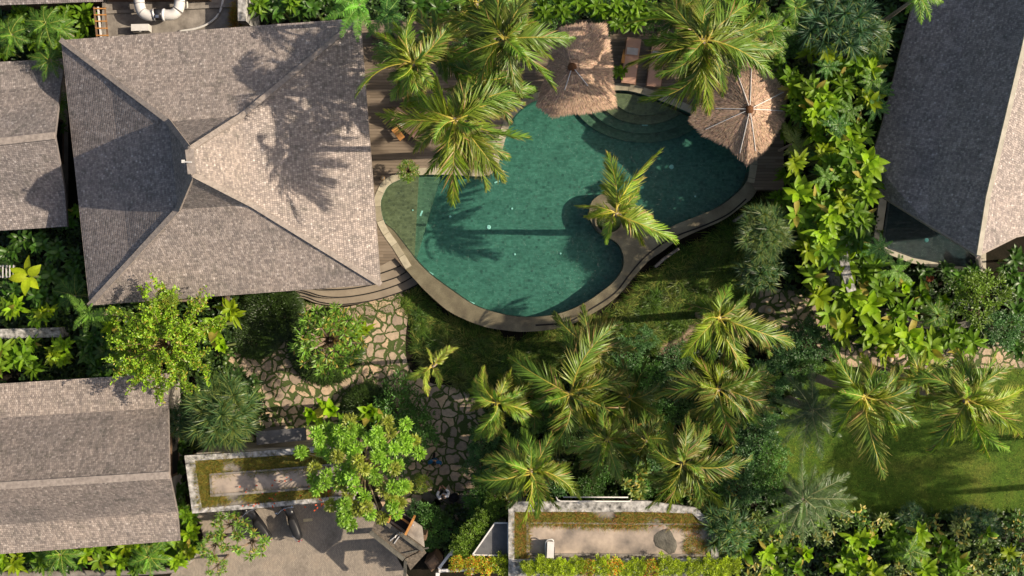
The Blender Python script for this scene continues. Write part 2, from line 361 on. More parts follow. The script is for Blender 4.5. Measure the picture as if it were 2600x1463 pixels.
def deckmat():
    m, nt, b = newmat('deck', .65, .3); sp = nt.nodes.new('ShaderNodeSeparateXYZ'); nt.links.new(geo(nt), sp.inputs[0])
    v = math_(nt, 'DIVIDE', sp.outputs[1], .14); row = math_(nt, 'FLOOR', v); wn = N(nt, 'ShaderNodeTexWhiteNoise', noise_dimensions='1D'); nt.links.new(row, wn.inputs['W'])
    u = math_(nt, 'ADD', math_(nt, 'DIVIDE', sp.outputs[0], 2.4), math_(nt, 'MULTIPLY', wn.outputs[0], 5)); cu = math_(nt, 'FLOOR', u)
    cb = nt.nodes.new('ShaderNodeCombineXYZ'); nt.links.new(row, cb.inputs[0]); nt.links.new(cu, cb.inputs[1])
    w2 = N(nt, 'ShaderNodeTexWhiteNoise', noise_dimensions='2D'); nt.links.new(cb.outputs[0], w2.inputs['Vector'])
    c = ramp(nt, w2.outputs[0], [(0, (.135, .105, .075)), (.5, (.175, .138, .10)), (1, (.22, .175, .13))])
    mp = N(nt, 'ShaderNodeMapping'); mp.inputs['Scale'].default_value = (.6, 9, 1); nt.links.new(geo(nt), mp.inputs[0])
    c = mixc(nt, .5, c, ramp(nt, noise(nt, 2.5, 5, mp.outputs[0]), [(.3, (.7, .7, .7)), (.7, (1.15, 1.12, 1.1))]), 'MULTIPLY')
    fv = math_(nt, 'FRACT', v); gap = math_(nt, 'MINIMUM', math_(nt, 'MULTIPLY', fv, 6.0), 1.0)
    c = mixc(nt, 1, c, ramp(nt, gap, [(0, (.22, .2, .18)), (.8, (1, 1, 1))]), 'MULTIPLY')
    nt.links.new(c, b.inputs['Base Color']); bump(nt, b, gap, .01, .8); M['deck'] = m
deckmat()
def pavemat():
    m, nt, b = newmat('crazy_paving', .8, .3)
    nz = N(nt, 'ShaderNodeTexNoise', Scale=1.3, Detail=3); g = geo(nt); nt.links.new(g, nz.inputs['Vector'])
    mv = N(nt, 'ShaderNodeVectorMath', operation='MULTIPLY_ADD'); nt.links.new(nz.outputs['Color'], mv.inputs[0]); mv.inputs[1].default_value = (.62, .62, 0); nt.links.new(g, mv.inputs[2])
    mp = N(nt, 'ShaderNodeMapping'); mp.inputs['Scale'].default_value = (1, 1, 0); nt.links.new(mv.outputs[0], mp.inputs[0])
    ve = N(nt, 'ShaderNodeTexVoronoi', feature='DISTANCE_TO_EDGE', Scale=2.35); nt.links.new(mp.outputs[0], ve.inputs['Vector'])
    vc = N(nt, 'ShaderNodeTexVoronoi', feature='F1', Scale=2.35); nt.links.new(mp.outputs[0], vc.inputs['Vector'])
    sp = nt.nodes.new('ShaderNodeSeparateColor'); nt.links.new(vc.outputs['Color'], sp.inputs[0])
    st = ramp(nt, sp.outputs[0], [(0, (.28, .22, .17)), (.3, (.36, .28, .205)), (.6, (.44, .34, .24)), (.85, (.52, .38, .25)), (1, (.38, .32, .26))])
    st = mixc(nt, .7, st, ramp(nt, noise(nt, 6, 7), [(.3, (.62, .63, .62)), (.7, (1.2, 1.17, 1.14))]), 'MULTIPLY')
    gr = ramp(nt, noise(nt, 30, 4), [(.3, (.03, .055, .010)), (.7, (.085, .115, .028))])
    thr = math_(nt, 'ADD', ve.outputs['Distance'], math_(nt, 'MULTIPLY', math_(nt, 'SUBTRACT', noise(nt, 14, 5), .5), .15))
    patch = math_(nt, 'MULTIPLY', math_(nt, 'MAXIMUM', math_(nt, 'SUBTRACT', noise(nt, .55, 3), .56), 0), .7)
    thr = math_(nt, 'SUBTRACT', thr, patch)
    k = ramp(nt, thr, [(.062, (0, 0, 0)), (.105, (1, 1, 1))])
    nt.links.new(mixc(nt, k, gr, st), b.inputs['Base Color']); h = math_(nt, 'ADD', math_(nt, 'MULTIPLY', k, 1.0), math_(nt, 'MULTIPLY', noise(nt, 25, 4), .35))
    bump(nt, b, h, .035, .9); M['paving'] = m
pavemat()
def lawnmat():
    m, nt, b = newmat('lawn', .9, .15)
    c = ramp(nt, noise(nt, .45, 5), [(.30, (.055, .115, .014)), (.5, (.082, .145, .018)), (.7, (.135, .155, .030))])
    c = mixc(nt, .8, c, ramp(nt, noise(nt, 9, 8, rough=.85), [(.36, (.35, .42, .35)), (.64, (1.55, 1.45, 1.3))]), 'MULTIPLY')
    nt.links.new(c, b.inputs['Base Color']); bump(nt, b, noise(nt, 30, 5, rough=.8), .05, 1.0); M['lawn'] = m
lawnmat()
def drivemat():
    m, nt, b = newmat('driveway', .85, .25); br = N(nt, 'ShaderNodeTexBrick', Scale=1.0); br.inputs['Brick Width'].default_value = .10; br.inputs['Row Height'].default_value = .05
    br.inputs['Mortar Size'].default_value = .006; br.inputs['Color1'].default_value = (.34, .29, .235, 1); br.inputs['Color2'].default_value = (.25, .215, .175, 1); br.inputs['Mortar'].default_value = (.16, .14, .115, 1)
    mp = N(nt, 'ShaderNodeMapping'); mp.inputs['Rotation'].default_value = (0, 0, 1.57); nt.links.new(geo(nt), mp.inputs[0]); nt.links.new(mp.outputs[0], br.inputs['Vector'])
    c = mixc(nt, .8, br.outputs[0], ramp(nt, noise(nt, .8, 9, None, .7), [(.34, (.60, .60, .62)), (.5, (1, 1, 1)), (.7, (1.16, 1.1, 1.04))]), 'MULTIPLY')
    nt.links.new(c, b.inputs['Base Color']); bump(nt, b, br.outputs['Fac'], -.006, .7); M['drive'] = m
drivemat()
def tilemat(name, c1, c2, c3):
    m, nt, b = newmat(name, .6, .3); v = N(nt, 'ShaderNodeTexVoronoi', Scale=9.0); v.distance = 'CHEBYCHEV'; v.inputs['Randomness'].default_value = .25; nt.links.new(geo(nt), v.inputs['Vector'])
    sp = nt.nodes.new('ShaderNodeSeparateColor'); nt.links.new(v.outputs['Color'], sp.inputs[0])
    c = ramp(nt, sp.outputs[0], [(0, c1), (.6, c2), (.93, c2), (1, c3)])
    c = mixc(nt, .7, c, ramp(nt, noise(nt, 1.2, 6), [(.3, (.78, .80, .8)), (.7, (1.14, 1.12, 1.1))]), 'MULTIPLY')
    c = mixc(nt, .35, c, ramp(nt, noise(nt, 28, 3), [(.35, (.6, .6, .6)), (.65, (1.3, 1.3, 1.3))]), 'MULTIPLY')
    nt.links.new(c, b.inputs['Base Color']); M[name] = m
tilemat('pooltile', (.060, .156, .122), (.090, .205, .163), (.045, .11, .09)); tilemat('shelf_low', (.09, .135, .09), (.13, .18, .12), (.07, .10, .07))
tilemat('shelf', (.15, .125, .07), (.22, .18, .10), (.11, .095, .06))
def wetmat():
    m, nt, b = newmat('wet_ledge', .45, .4)
    c = ramp(nt, noise(nt, 1.1, 8), [(.3, (.075, .062, .040)), (.5, (.13, .112, .070)), (.7, (.20, .18, .118))])
    c = mixc(nt, .6, c, ramp(nt, noise(nt, 26, 5, rough=.7), [(.35, (.6, .6, .6)), (.65, (1.35, 1.35, 1.3))]), 'MULTIPLY')
    nt.links.new(c, b.inputs['Base Color']); bump(nt, b, noise(nt, 30, 4), .008); M['wet'] = m
wetmat()
def copemat():
    m, nt, b = newmat('coping', .8, .3); uv = N(nt, 'ShaderNodeUVMap', uv_map='UVMap'); sp = nt.nodes.new('ShaderNodeSeparateXYZ'); nt.links.new(uv.outputs[0], sp.inputs[0])
    u = math_(nt, 'DIVIDE', sp.outputs[0], .62); fl = math_(nt, 'FLOOR', u); wn = N(nt, 'ShaderNodeTexWhiteNoise', noise_dimensions='1D'); nt.links.new(fl, wn.inputs['W'])
    c = ramp(nt, wn.outputs[0], [(0, (.27, .24, .17)), (1, (.44, .40, .30))])
    c = mixc(nt, .6, c, ramp(nt, noise(nt, 5, 7), [(.3, (.7, .7, .68)), (.7, (1.2, 1.18, 1.15))]), 'MULTIPLY')
    g = math_(nt, 'MINIMUM', math_(nt, 'MULTIPLY', math_(nt, 'FRACT', u), 14.0), 1.0)
    c = mixc(nt, 1, c, ramp(nt, g, [(0, (.25, .25, .2)), (.8, (1, 1, 1))]), 'MULTIPLY'); nt.links.new(c, b.inputs['Base Color']); bump(nt, b, noise(nt, 30, 4), .008); M['coping'] = m
copemat()
def watermat(name, tint, fade=1.0):
    m, nt, b = newmat(name); nt.nodes.remove(b); t = nt.nodes.new('ShaderNodeBsdfTransparent')
    rp = noise(nt, 4.0, 3); mpw = N(nt, 'ShaderNodeMapping'); mpw.inputs['Scale'].default_value = (.45, 1.3, 1); nt.links.new(geo(nt), mpw.inputs[0]); rp2 = noise(nt, 8.0, 4, mpw.outputs[0], .65)
    nt.links.new(mixc(nt, ramp(nt, rp2, [(.36, (0, 0, 0)), (.64, (1, 1, 1))]), tuple(x * .80 for x in tint), tuple(min(1, x * 1.12) for x in tint)), t.inputs[0])  # light and dark of the ripples painted into the water tint
    g = nt.nodes.new('ShaderNodeBsdfGlossy'); g.inputs['Roughness'].default_value = .06
    bp = N(nt, 'ShaderNodeBump', Strength=.9, Distance=.09); nt.links.new(math_(nt, 'ADD', rp, math_(nt, 'MULTIPLY', rp2, .4)), bp.inputs['Height'])
    nt.links.new(bp.outputs[0], g.inputs['Normal']); lw = N(nt, 'ShaderNodeLayerWeight', Blend=.5); nt.links.new(bp.outputs[0], lw.inputs['Normal']); fr = math_(nt, 'MULTIPLY_ADD', math_(nt, 'POWER', lw.outputs['Facing'], 5.0), .98, .02)
    mx = nt.nodes.new('ShaderNodeMixShader'); nt.links.new(fr, mx.inputs[0]); nt.links.new(t.outputs[0], mx.inputs[1]); nt.links.new(g.outputs[0], mx.inputs[2])
    nt.links.new(mx.outputs[0], nt.nodes['Material Output'].inputs[0]); M[name] = m
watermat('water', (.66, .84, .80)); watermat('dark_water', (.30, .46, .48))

# ------------------------------------------------------------------ the setting: ground, paths, lawn
def sheet(name, poly, z, mat, smooth=True, kind='structure', sub=5):
    pts = smooth_path(poly, True, sub) if smooth else poly
    b = MB(); q = XY(pts, z); n = len(q)
    a = sum(q[i][0] * q[(i + 1) % n][1] - q[(i + 1) % n][0] * q[i][1] for i in range(n))
    if a < 0: q = q[::-1]
    b.add([(x, y, z) for x, y in q], [tuple(range(n))]); o = b.build(name, M[mat]); o['kind'] = kind; return o
b = MB(); b.add([(-300, -300, G), (300, -300, G), (300, 300, G), (-300, 300, G)], [(0, 1, 2, 3)]); b.build('terrain', M['terrain'])['kind'] = 'structure'
sheet('garden_soil', [(-300, -200), (2900, -200), (2900, 1660), (-300, 1660)], G + .004, 'soil', False)
sheet('lawn', [(1960, 1080), (2050, 930), (2300, 915), (2800, 900), (2800, 1330), (2400, 1320), (2100, 1330), (1960, 1260)], G + .012, 'lawn')
PATH = [(545, 900), (600, 850), (700, 810), (760, 768), (880, 780), (1020, 735), (1040, 760), (1030, 860), (1040, 935), (1100, 975), (1200, 985), (1235, 1060), (1220, 1200), (1235, 1300), (1130, 1340), (1010, 1330), (960, 1260), (940, 1180), (880, 1120), (640, 1120), (620, 1010), (560, 950)]
sheet('stone_path', PATH, G + .020, 'paving')
sheet('garden_path', [(1885, 745), (1990, 735), (2130, 750), (2150, 830), (2230, 870), (2400, 860), (2620, 870), (2720, 880), (2720, 935), (2500, 935), (2200, 935), (2080, 905), (2010, 860), (1920, 810)], G + .020, 'paving')
sheet('driveway', [(500, 1285), (700, 1280), (930, 1268), (960, 1330), (1010, 1420), (1030, 1520), (700, 1560), (425, 1540), (440, 1450), (490, 1418), (515, 1370), (505, 1320)], G + .016, 'drive')
b = MB(); b.prism(XY([(770, 1318), (793, 1316), (794, 1323), (771, 1325)], G), G + .016, G + .022)
tag(b.build('drain_marking', M['yellow_paint']), None, None, None, 'structure')
kp = smooth_path([(512, 1378), (490, 1412), (455, 1440), (400, 1450), (200, 1456), (-60, 1460)], False, 5)
b = MB(); b.tube([PV(p[0], p[1], G + .12) for p in kp], .16, 6)
tag(b.build('kerb_wall', M['concrete'], smooth=True), 'low curved concrete kerb wall round the planting bed beside the driveway', 'kerb')

# ------------------------------------------------------------------ pool
WATER = [(974, 490), (985, 472), (1007, 459), (1045, 446), (1131, 443), (1225, 447), (1258, 430), (1272, 390), (1285, 345), (1302, 300), (1345, 262), (1430, 236), (1557, 229), (1609, 233), (1675, 254), (1738, 280), (1820, 318), (1885, 365), (1905, 400), (1903, 435), (1886, 475), (1836, 518), (1788, 542), (1733, 563), (1690, 580), (1645, 585), (1622, 560), (1608, 520), (1575, 492), (1535, 490), (1503, 512), (1497, 550), (1515, 585), (1545, 603), (1571, 622), (1583, 652), (1581, 682), (1560, 714), (1526, 742), (1491, 766), (1440, 790), (1388, 802), (1319, 804), (1255, 792), (1203, 773), (1152, 739), (1100, 701), (1065, 668), (1043, 640), (1020, 610), (1000, 585), (980, 568), (969, 545), (966, 514)]
wp = smooth_path(WATER, True, 4)
ZW = -.06; ZF = -.96
def ring_walls(b, pts, z0, z1):
    q = XY(pts, 0); n = len(q); b.add([(x, y, z0) for x, y in q] + [(x, y, z1) for x, y in q], [(i, (i + 1) % n, n + (i + 1) % n, n + i) for i in range(n)])
pool = thing('swimming_pool', 'free form green tiled infinity pool with curved stone edge in the garden', 'swimming pool', tuple(P(1300, 560, G)))
po = P(1300, 560, G)
b = MB(po); q = XY(wp, 0); b.add([(x, y, ZF) for x, y in q][::-1], [tuple(range(len(q)))]); ring_walls(b, wp, ZF, -.01); b.build('basin', M['pooltile'], pool)
# shallow shelf on the west side, sunk steps in the north east
def clip_poly(pts, f):
    out = []; n = len(pts)
    for i in range(n):
        a, c = pts[i], pts[(i + 1) % n]; fa, fc = f(a), f(c)
        if fa >= 0: out.append(a)
        if (fa >= 0) != (fc >= 0): out.append(a + (c - a) * fa / (fa - fc))
    return out
def lf(x0, y0, x1, y1): return lambda p: (x1 - x0) * (p[1] - y0) - (y1 - y0) * (p[0] - x0)
sh1 = clip_poly([np.array(p) for p in wp], lf(1062, 440, 1050, 660)); sh2 = clip_poly([np.array(p) for p in wp], lf(1118, 440, 1052, 665))
for poly, zt, mt in ((sh1, -.26, 'shelf'), (sh2, -.55, 'shelf_low')):
    b = MB(po); b.prism(XY([tuple(np.array(p) * .9985 + np.array([1010, 540]) * .0015) for p in poly], 0), ZF, zt); b.build('shallow_shelf', M[mt], pool)
def circ_clip(cx, cy, rx, ry): 
    return [p for p in smooth_path([(cx + rx * math.cos(a), cy + ry * math.sin(a)) for a in np.linspace(0, 2 * math.pi, 13)[:-1]], True, 4)]
for i, (k, zt) in enumerate(((1.0, -.78), (.82, -.60), (.64, -.42), (.46, -.24))):
    pts = [p for p in circ_clip(1640, 235, 185 * k, 122 * k)]
    pts = [(x, y) for x, y in pts]; pts2 = []
    up = [(1440, 242), (1557, 233), (1609, 237), (1675, 258), (1738, 284), (1815, 320)]
    for x, y in pts:
        yy = np.interp(x, [u[0] for u in up], [u[1] for u in up]); pts2.append((x, max(y, yy + 1)))
    b = MB(po); b.prism(XY(pts2, 0), ZF, zt); b.build('entry_step', M['shelf' if i > 1 else 'shelf_low'], pool)
def upface(qq, z):
    a = sum(qq[i][0] * qq[(i + 1) % len(qq)][1] - qq[(i + 1) % len(qq)][0] * qq[i][1] for i in range(len(qq)))
    return [(x, y, z) for x, y in (qq if a > 0 else qq[::-1])]
wb = MB(po); wb.add(upface(q, ZW), [tuple(range(len(q)))])
wo = wb.build('water', M['water'], pool)
# wet overflow ledge
OUT = [(1030, 684), (1060, 718), (1083, 742), (1134, 787), (1186, 814), (1238, 832), (1290, 840), (1330, 843), (1388, 839), (1440, 828), (1491, 804), (1543, 773), (1578, 742), (1612, 701), (1647, 663), (1681, 639), (1716, 614), (1767, 589), (1836, 559), (1888, 521), (1912, 500), (1932, 465)]
os_ = smooth_path(OUT, False, 4)
i0 = next(i for i, p in enumerate(wp) if abs(p[0] - 1903) < .6 and abs(p[1] - 435) < .6)
i1 = next(i for i, p in enumerate(wp) if abs(p[0] - 980) < .6 and abs(p[1] - 568) < .6)
ledge_in = wp[i0:i1 + 1]          # from the east end clockwise round to the west
led = [np.array(p) for p in ledge_in] + [np.array((985, 600)), np.array((1008, 640))] + [np.array(p) for p in os_]
b = MB(po); b.prism([tuple(P(p[0], p[1], 0)[:2]) for p in led], G - .02, -.035); b.build('overflow_ledge', M['wet'], pool)
# groove line and outer gutter
g = smooth_path([(1360, 826), (1440, 818), (1500, 785), (1560, 745), (1596, 700), (1630, 660), (1668, 628), (1716, 600), (1790, 572), (1850, 543), (1895, 505)], False, 4)
b = MB(po)
for a, c in zip(g[:-1], g[1:]): b.beam(P(a[0], a[1], -.03), P(c[0], c[1], -.03), .07, .02)
b.build('overflow_slot', M['dark'], pool)
g2 = [((1688, 655), (1722, 632)), ((1662, 678), (1688, 655)), ((1862, 562), (1888, 545))]
for a, c in g2: b = MB(po); b.beam(P(a[0], a[1], G + .3), P(c[0], c[1], G + .3), .12, .6); b.build('gutter_wall', M['concrete'], pool)
# stone coping north side
COPE = [(1045, 676), (1012, 622), (985, 583), (970, 549), (966, 514), (974, 490), (985, 472), (1007, 459), (1045, 446), (1131, 443), (1225, 447), (1258, 430), (1272, 390), (1285, 345), (1302, 300), (1345, 262), (1430, 236), (1557, 229), (1609, 233), (1675, 254), (1738, 280), (1820, 318), (1885, 365), (1905, 400), (1903, 435), (1898, 462)]
cp = np.array(smooth_path(COPE, False, 5)); tn = np.gradient(cp, axis=0); tn /= np.linalg.norm(tn, axis=1, keepdims=True); nr = np.stack([tn[:, 1], -tn[:, 0]], 1)
def band(b, a, c, z0, z1):
    L = 0; n = len(a)
    A = [P(p[0], p[1], 0) for p in a]; B = [P(p[0], p[1], 0) for p in c]
    for i in range(n - 1):
        l = np.linalg.norm(A[i + 1] - A[i]); v = [A[i], A[i + 1], B[i + 1], B[i]]
        t = [(p[0], p[1], z1) for p in v]; bo = [(p[0], p[1], z0) for p in v]
        uv = [(L, 0), (L + l, 0), (L + l, .3), (L, .3)]
        b.add(t, [(3, 2, 1, 0)], [uv[::-1]]); b.add([bo[0], bo[1], t[1], t[0]], [(0, 1, 2, 3)], [[(L, 0), (L + l, 0), (L + l, 0), (L, 0)]]); b.add([bo[3], bo[2], t[2], t[3]], [(3, 2, 1, 0)], [[(L, 0), (L + l, 0), (L + l, 0), (L, 0)]]); L += l
    for i in (0, n - 1):
        b.add([(A[i][0], A[i][1], z0), (B[i][0], B[i][1], z0), (B[i][0], B[i][1], z1), (A[i][0], A[i][1], z1)], [(0, 1, 2, 3)])
outer = cp + nr * 17
b = MB(po); band(b, cp - nr * .5, outer, -.12, .03); b.build('coping', M['coping'], pool)
midc = cp + nr * 9
# island planter
isl = circ_clip(1546, 562, 36, 33); b = MB(po)
ii = np.array(isl); cc = ii.mean(0); band(b, cc + (ii - cc) * .88, ii, -.03, .07); b.build('planter_ring', M['wet'], pool)
b = MB(po); b.prism(XY(list(cc + (ii - cc) * .88), 0), -.04, .0); b.build('planter_soil', M['soil'], pool)
# underwater lights and skimmers
def pool_light(px, py, r, z, label, long=0):
    b = MB(); c = P(px, py, z)
    if long: b.box(c + [0, 0, .02], (.26, .07, .03), long)
    else: b.lathe(c, [(r * .6, 0), (r, .01), (r, .03), (r * .7, .045)], 14)
    return tag(b.build('pool_fitting' if long else 'pool_light', M['pool_light']), label, 'pool fitting' if long else 'pool light', 'small pale fittings in the pool')
for i, (x, y, r, z, l) in enumerate([(1241, 577, .10, ZF, 'largest pale round light on the pool floor below the palm trunk shadow'), (1143, 550, .055, ZF, 'small round light on the pool floor in the palm crown shadow'), (1307, 646, .05, ZF, 'small round pool light south east of the largest light'), (1423, 644, .05, ZF, 'small round pool light nearest the southern basin curve by the peninsula'), (1300, 530, .05, ZF, 'small round pool light just above the palm trunk shadow'), (1705, 424, .11, ZF, 'round blue pool light in the shaded north east water'), (1765, 499, .045, ZF, 'tiny pool light near the shaded eastern ledge'), (1048, 534, .035, -.26, 'tiny light dot on the shallow western shelf')]):
    pool_light(x, y, r, z, l)
for x, y, z, a, l in [(1070, 542, -.26, 1.2, 'slim pale floor inlet on the shallow western shelf'), (1094, 694, ZF + .05, -.5, 'slim pale inlet by the south west pool edge'), (1198, 769, ZF + .05, -.3, 'slim pale inlet by the southern pool edge'), (1637, 318, -.60, -.05, 'slim pale inlet on the sunken entry steps'), (1262, 462, ZF, .4, 'slim pale inlet beside the inner coping corner')]:
    pool_light(x, y, .1, z, l, a)

# timber deck, one platform following the coping, and the curved steps
mc = [tuple(p) for p in midc]
deck = [(690, 60), (1000, 50), (1985, 50), (1990, 300), (1990, 482), (1918, 482)] + mc[::-1] + [(1028, 684), (1003, 655), (970, 673), (900, 690), (800, 700), (690, 700)]
b = MB(); b.prism(XY(deck, 0), G - .02, .0); tag(b.build('pool_deck', M['deck']), None, None, None, 'structure')
arcs = [[(1018, 676), (985, 690), (930, 706), (860, 716), (790, 716), (700, 700)], [(1030, 692), (1000, 708), (935, 727), (866, 737), (800, 734), (700, 712)], [(1044, 706), (1005, 726), (940, 746), (870, 757), (815, 755), (768, 742), (700, 730)], [(1062, 722), (1030, 738), (985, 754), (930, 768), (860, 776), (805, 770), (766, 756), (700, 745)]]
steps = thing('curved_steps', 'broad curved timber steps going down from the deck to the stone path', 'steps', tuple(P(930, 740, G)))
for k, a in enumerate(arcs):
    pts = smooth_path(a, False, 5); top = [(700, 640), (1000, 640)]
    b = MB(P(930, 740, G)); b.prism(XY([tuple(p) for p in pts] + top, -.21 * (k + 1)), G - .02, -.21 * (k + 1)); b.build('tread', M['step_stone'], steps)
    b = MB(P(930, 740, G)); n3 = [tuple(P(p[0], p[1] - 2.2, 0)) for p in pts]  # dark strips painted for the shade line at each riser
    for p0, p1 in zip(n3[:-1], n3[1:]): b.beam((p0[0], p0[1], -.21 * (k + 1) + .004), (p1[0], p1[1], -.21 * (k + 1) + .004), .055, .02)
    b.build('riser_shade', M['dark'], steps)

# ------------------------------------------------------------------ houses
def walls(root, org, poly, z0, z1, mat='render_wall'):
    b = MB(org); b.prism([tuple(P(p[0], p[1], z1)[:2]) for p in poly], z0, z1); b.build('wall', M[mat], root)
def opening(root, org, a, c, z0, z1, name='window'):
    """a framed panel lying on the wall between two xy points"""
    a = Vector(a); c = Vector(c); m = (a + c) / 2; d = c - a; rz = math.atan2(d.y, d.x)
    b = MB(org); t = .10; L = d.length; hz = (z0 + z1) / 2
    q = Matrix.Rotation(rz, 3, 'Z')
    for off, dm in (((-L / 2, 0), (t, .12, z1 - z0)), ((L / 2, 0), (t, .12, z1 - z0))): b.box(Vector((m.x, m.y, hz)) + q @ Vector((off[0], 0, 0)), dm, rz)
    for zz in (z0, z1): b.box((m.x, m.y, zz), (L + t, .12, t), rz)
    f = b.build(name + '_frame' if name == 'door' else name, M['post_wood'], root)
    b = MB(org); b.box((m.x, m.y, hz), (L - t, .05, z1 - z0 - t), rz); b.build('pane' if name == 'window' else 'door_leaf', M['dark' if name == 'window' else 'door_wood'], f)
def hip_cap(b, pts, r=.11):
    for a, c in zip(pts[:-1], pts[1:]):
        a = Vector(a); c = Vector(c); b.beam(a + Vector((0, 0, .02)), c + Vector((0, 0, .02)), r * 2, .12)
org = P(560, 420, G)
house = thing('shingled_pavilion', 'large square pavilion with a steep four sided grey shingle roof beside the pool', 'house', tuple(org))
E_ = [(155, 102, 2.9), (915, 46, 2.9), (967, 722, 2.9), (227, 776, 2.9)]
K_ = [(427, 308, 5.3), (612, 296, 5.3), (640, 520, 5.3), (452, 532, 5.3)]
def lerp(a, c, t): return tuple(a[i] * (1 - t) + c[i] * t for i in range(3))
RN, RS = (482, 380, 8.5), (489, 442, 8.5)
M1 = [(268, 198, 4.12), (790, 150, 4.12), (835, 635, 4.12), (322, 688, 4.12)]   # gently flared lower slope
M1 = [lerp(E_[i], K_[i], .45)[:2] + (3.90,) for i in range(4)]
b = MB(org)
TOP = [RN, RN, RS, RS]
for i in range(4):
    j = (i + 1) % 4; al = PV(*E_[j]) - PV(*E_[i])
    b.roofface([PV(*E_[i]), PV(*E_[j]), PV(*M1[j]), PV(*M1[i])], al); b.roofface([PV(*M1[i]), PV(*M1[j]), PV(*K_[j]), PV(*K_[i])], al)
    if TOP[i] == TOP[j]: b.roofface([PV(*K_[i]), PV(*K_[j]), PV(*TOP[i])], al)
    else: b.roofface([PV(*K_[i]), PV(*K_[j]), PV(*TOP[j]), PV(*TOP[i])], al)
    # fascia thickness
    a, c = PV(*E_[i]), PV(*E_[j]); b.add([a, c, c - Vector((0, 0, .16)), a - Vector((0, 0, .16))], [(0, 1, 2, 3)], [[(0, 0)] * 4])
b.add([PV(*e) - Vector((0, 0, .16)) for e in E_], [(0, 1, 2, 3)], [[(0, 0)] * 4])
roof = b.build('roof', M['shingle'], house)
b = MB(org)
for i in range(4): hip_cap(b, [PV(*E_[i]), PV(*M1[i]), PV(*K_[i]), PV(*TOP[i])])
hip_cap(b, [PV(*RN), PV(*RS)], .17); b.build('ridge_cap', M['ridge'], roof)
b = MB(org); b.beam(PV(466, 411, 8.7), PV(487, 412, 8.75), .05, .05); b.box(PV(465, 410, 8.7), (.12, .12, .05)); b.build('lightning_rod', M['white_metal'], roof)
WP = [(250, 190), (840, 145), (880, 640), (305, 690)]
walls(house, org, WP, G, 2.85)
wq = [PV(p[0], p[1], 2.85) for p in WP]
for i in range(4):
    a, c = wq[i], wq[(i + 1) % 4]
    for t0, t1 in ((.12, .28), (.36, .48), (.54, .68), (.76, .9)): opening(house, org, (a.lerp(c, t0)).xy.to_3d(), (a.lerp(c, t1)).xy.to_3d(), .3, 2.2)

def gable(name, label, org, eN, kN, rd, kS, eS, mat, wall=True):
    """two-pitch gable; every argument a (west, east) pair of px,py,z"""
    o = thing(name, label, 'house', tuple(org)); b = MB(org); al = PV(*rd[1]) - PV(*rd[0])
    for p, q in ((kN, rd), (rd, kS)): b.roofface([PV(*p[0]), PV(*p[1]), PV(*q[1]), PV(*q[0])], al)
    lo = [tuple(np.array(PV(*x)) - [0, 0, .2]) for x in (eN[1], kN[1], rd[1], kS[1], eS[1])]; hi = [PV(*x) for x in (eN[1], kN[1], rd[1], kS[1], eS[1])]
    b.add(hi + lo, [(i, i + 1, 6 + i, 5 + i) for i in range(4)], [[(0, 0)] * 4] * 4)
    for e in (eN, eS):
        a, c = PV(*e[0]), PV(*e[1]); b.add([a, c, c - Vector((0, 0, .2)), a - Vector((0, 0, .2))], [(0, 1, 2, 3)], [[(0, 0)] * 4])
    r = b.build('roof', M[mat], o); b = MB(org)
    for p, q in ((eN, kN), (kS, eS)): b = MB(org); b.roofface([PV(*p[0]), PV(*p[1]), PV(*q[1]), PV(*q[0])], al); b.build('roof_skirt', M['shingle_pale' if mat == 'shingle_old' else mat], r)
    b = MB(org); hip_cap(b, [PV(*rd[0]), PV(*rd[1])], .15); b.build('ridge_cap', M['ridge'], r)
    b = MB(org)
    def prof(e, x):
        q = [P(*eN[e]), P(*kN[e]), P(*rd[e]), P(*kS[e]), P(*eS[e])]
        return [(x, q[0][1] - .6, G), (x, q[0][1] - .6, q[0][2] - .1), (x, q[1][1], q[1][2] - .25), (x, q[2][1], q[2][2] - .3), (x, q[3][1], q[3][2] - .25), (x, q[4][1] + .6, q[4][2] - .1), (x, q[4][1] + .6, G)]
    x1 = P(*kS[1])[0] - .8; yN, yS, pk = P(*eN[1])[1], P(*eS[1])[1], P(*rd[1])
    b.add(prof(1, x1) + prof(0, P(*kN[0])[0]), [tuple(range(7)), tuple(range(13, 6, -1))] + [(i, i + 7, (i + 1) % 7 + 7, (i + 1) % 7) for i in range(7)]); b.build('wall', M['render_wall'], o)
    opening(o, org, (x1 + .03, (pk[1] * .7 + yN * .3), 0), (x1 + .03, pk[1] * .8 + yS * .2, 0), G + .9, G + 2.2)
    return o
gable('west_villa', 'grey shingled villa roof cut by the left edge, west of the pavilion', P(40, 360, G), ((-160, 166, 1.3), (166, 148, 1.3)), ((-160, 238, 1.7), (154, 219, 1.7)), ((-160, 378, 4.0), (139, 345, 4.0)), ((-160, 520, 1.8), (164, 482, 1.8)), ((-160, 596, 1.3), (171, 575, 1.3)), 'shingle_far')
gable('south_west_villa', 'long grey shingled villa roof in the lower left corner above the driveway bed', P(200, 1190, G), ((-170, 985, 2.4), (428, 948, 2.4)), ((-170, 1072, 2.65), (427, 1035, 2.65)), ((-170, 1244, 5.3), (430, 1206, 5.3)), ((-170, 1345, 3.0), (450, 1300, 3.0)), ((-170, 1420, 2.4), (456, 1373, 2.4)), 'shingle_old')
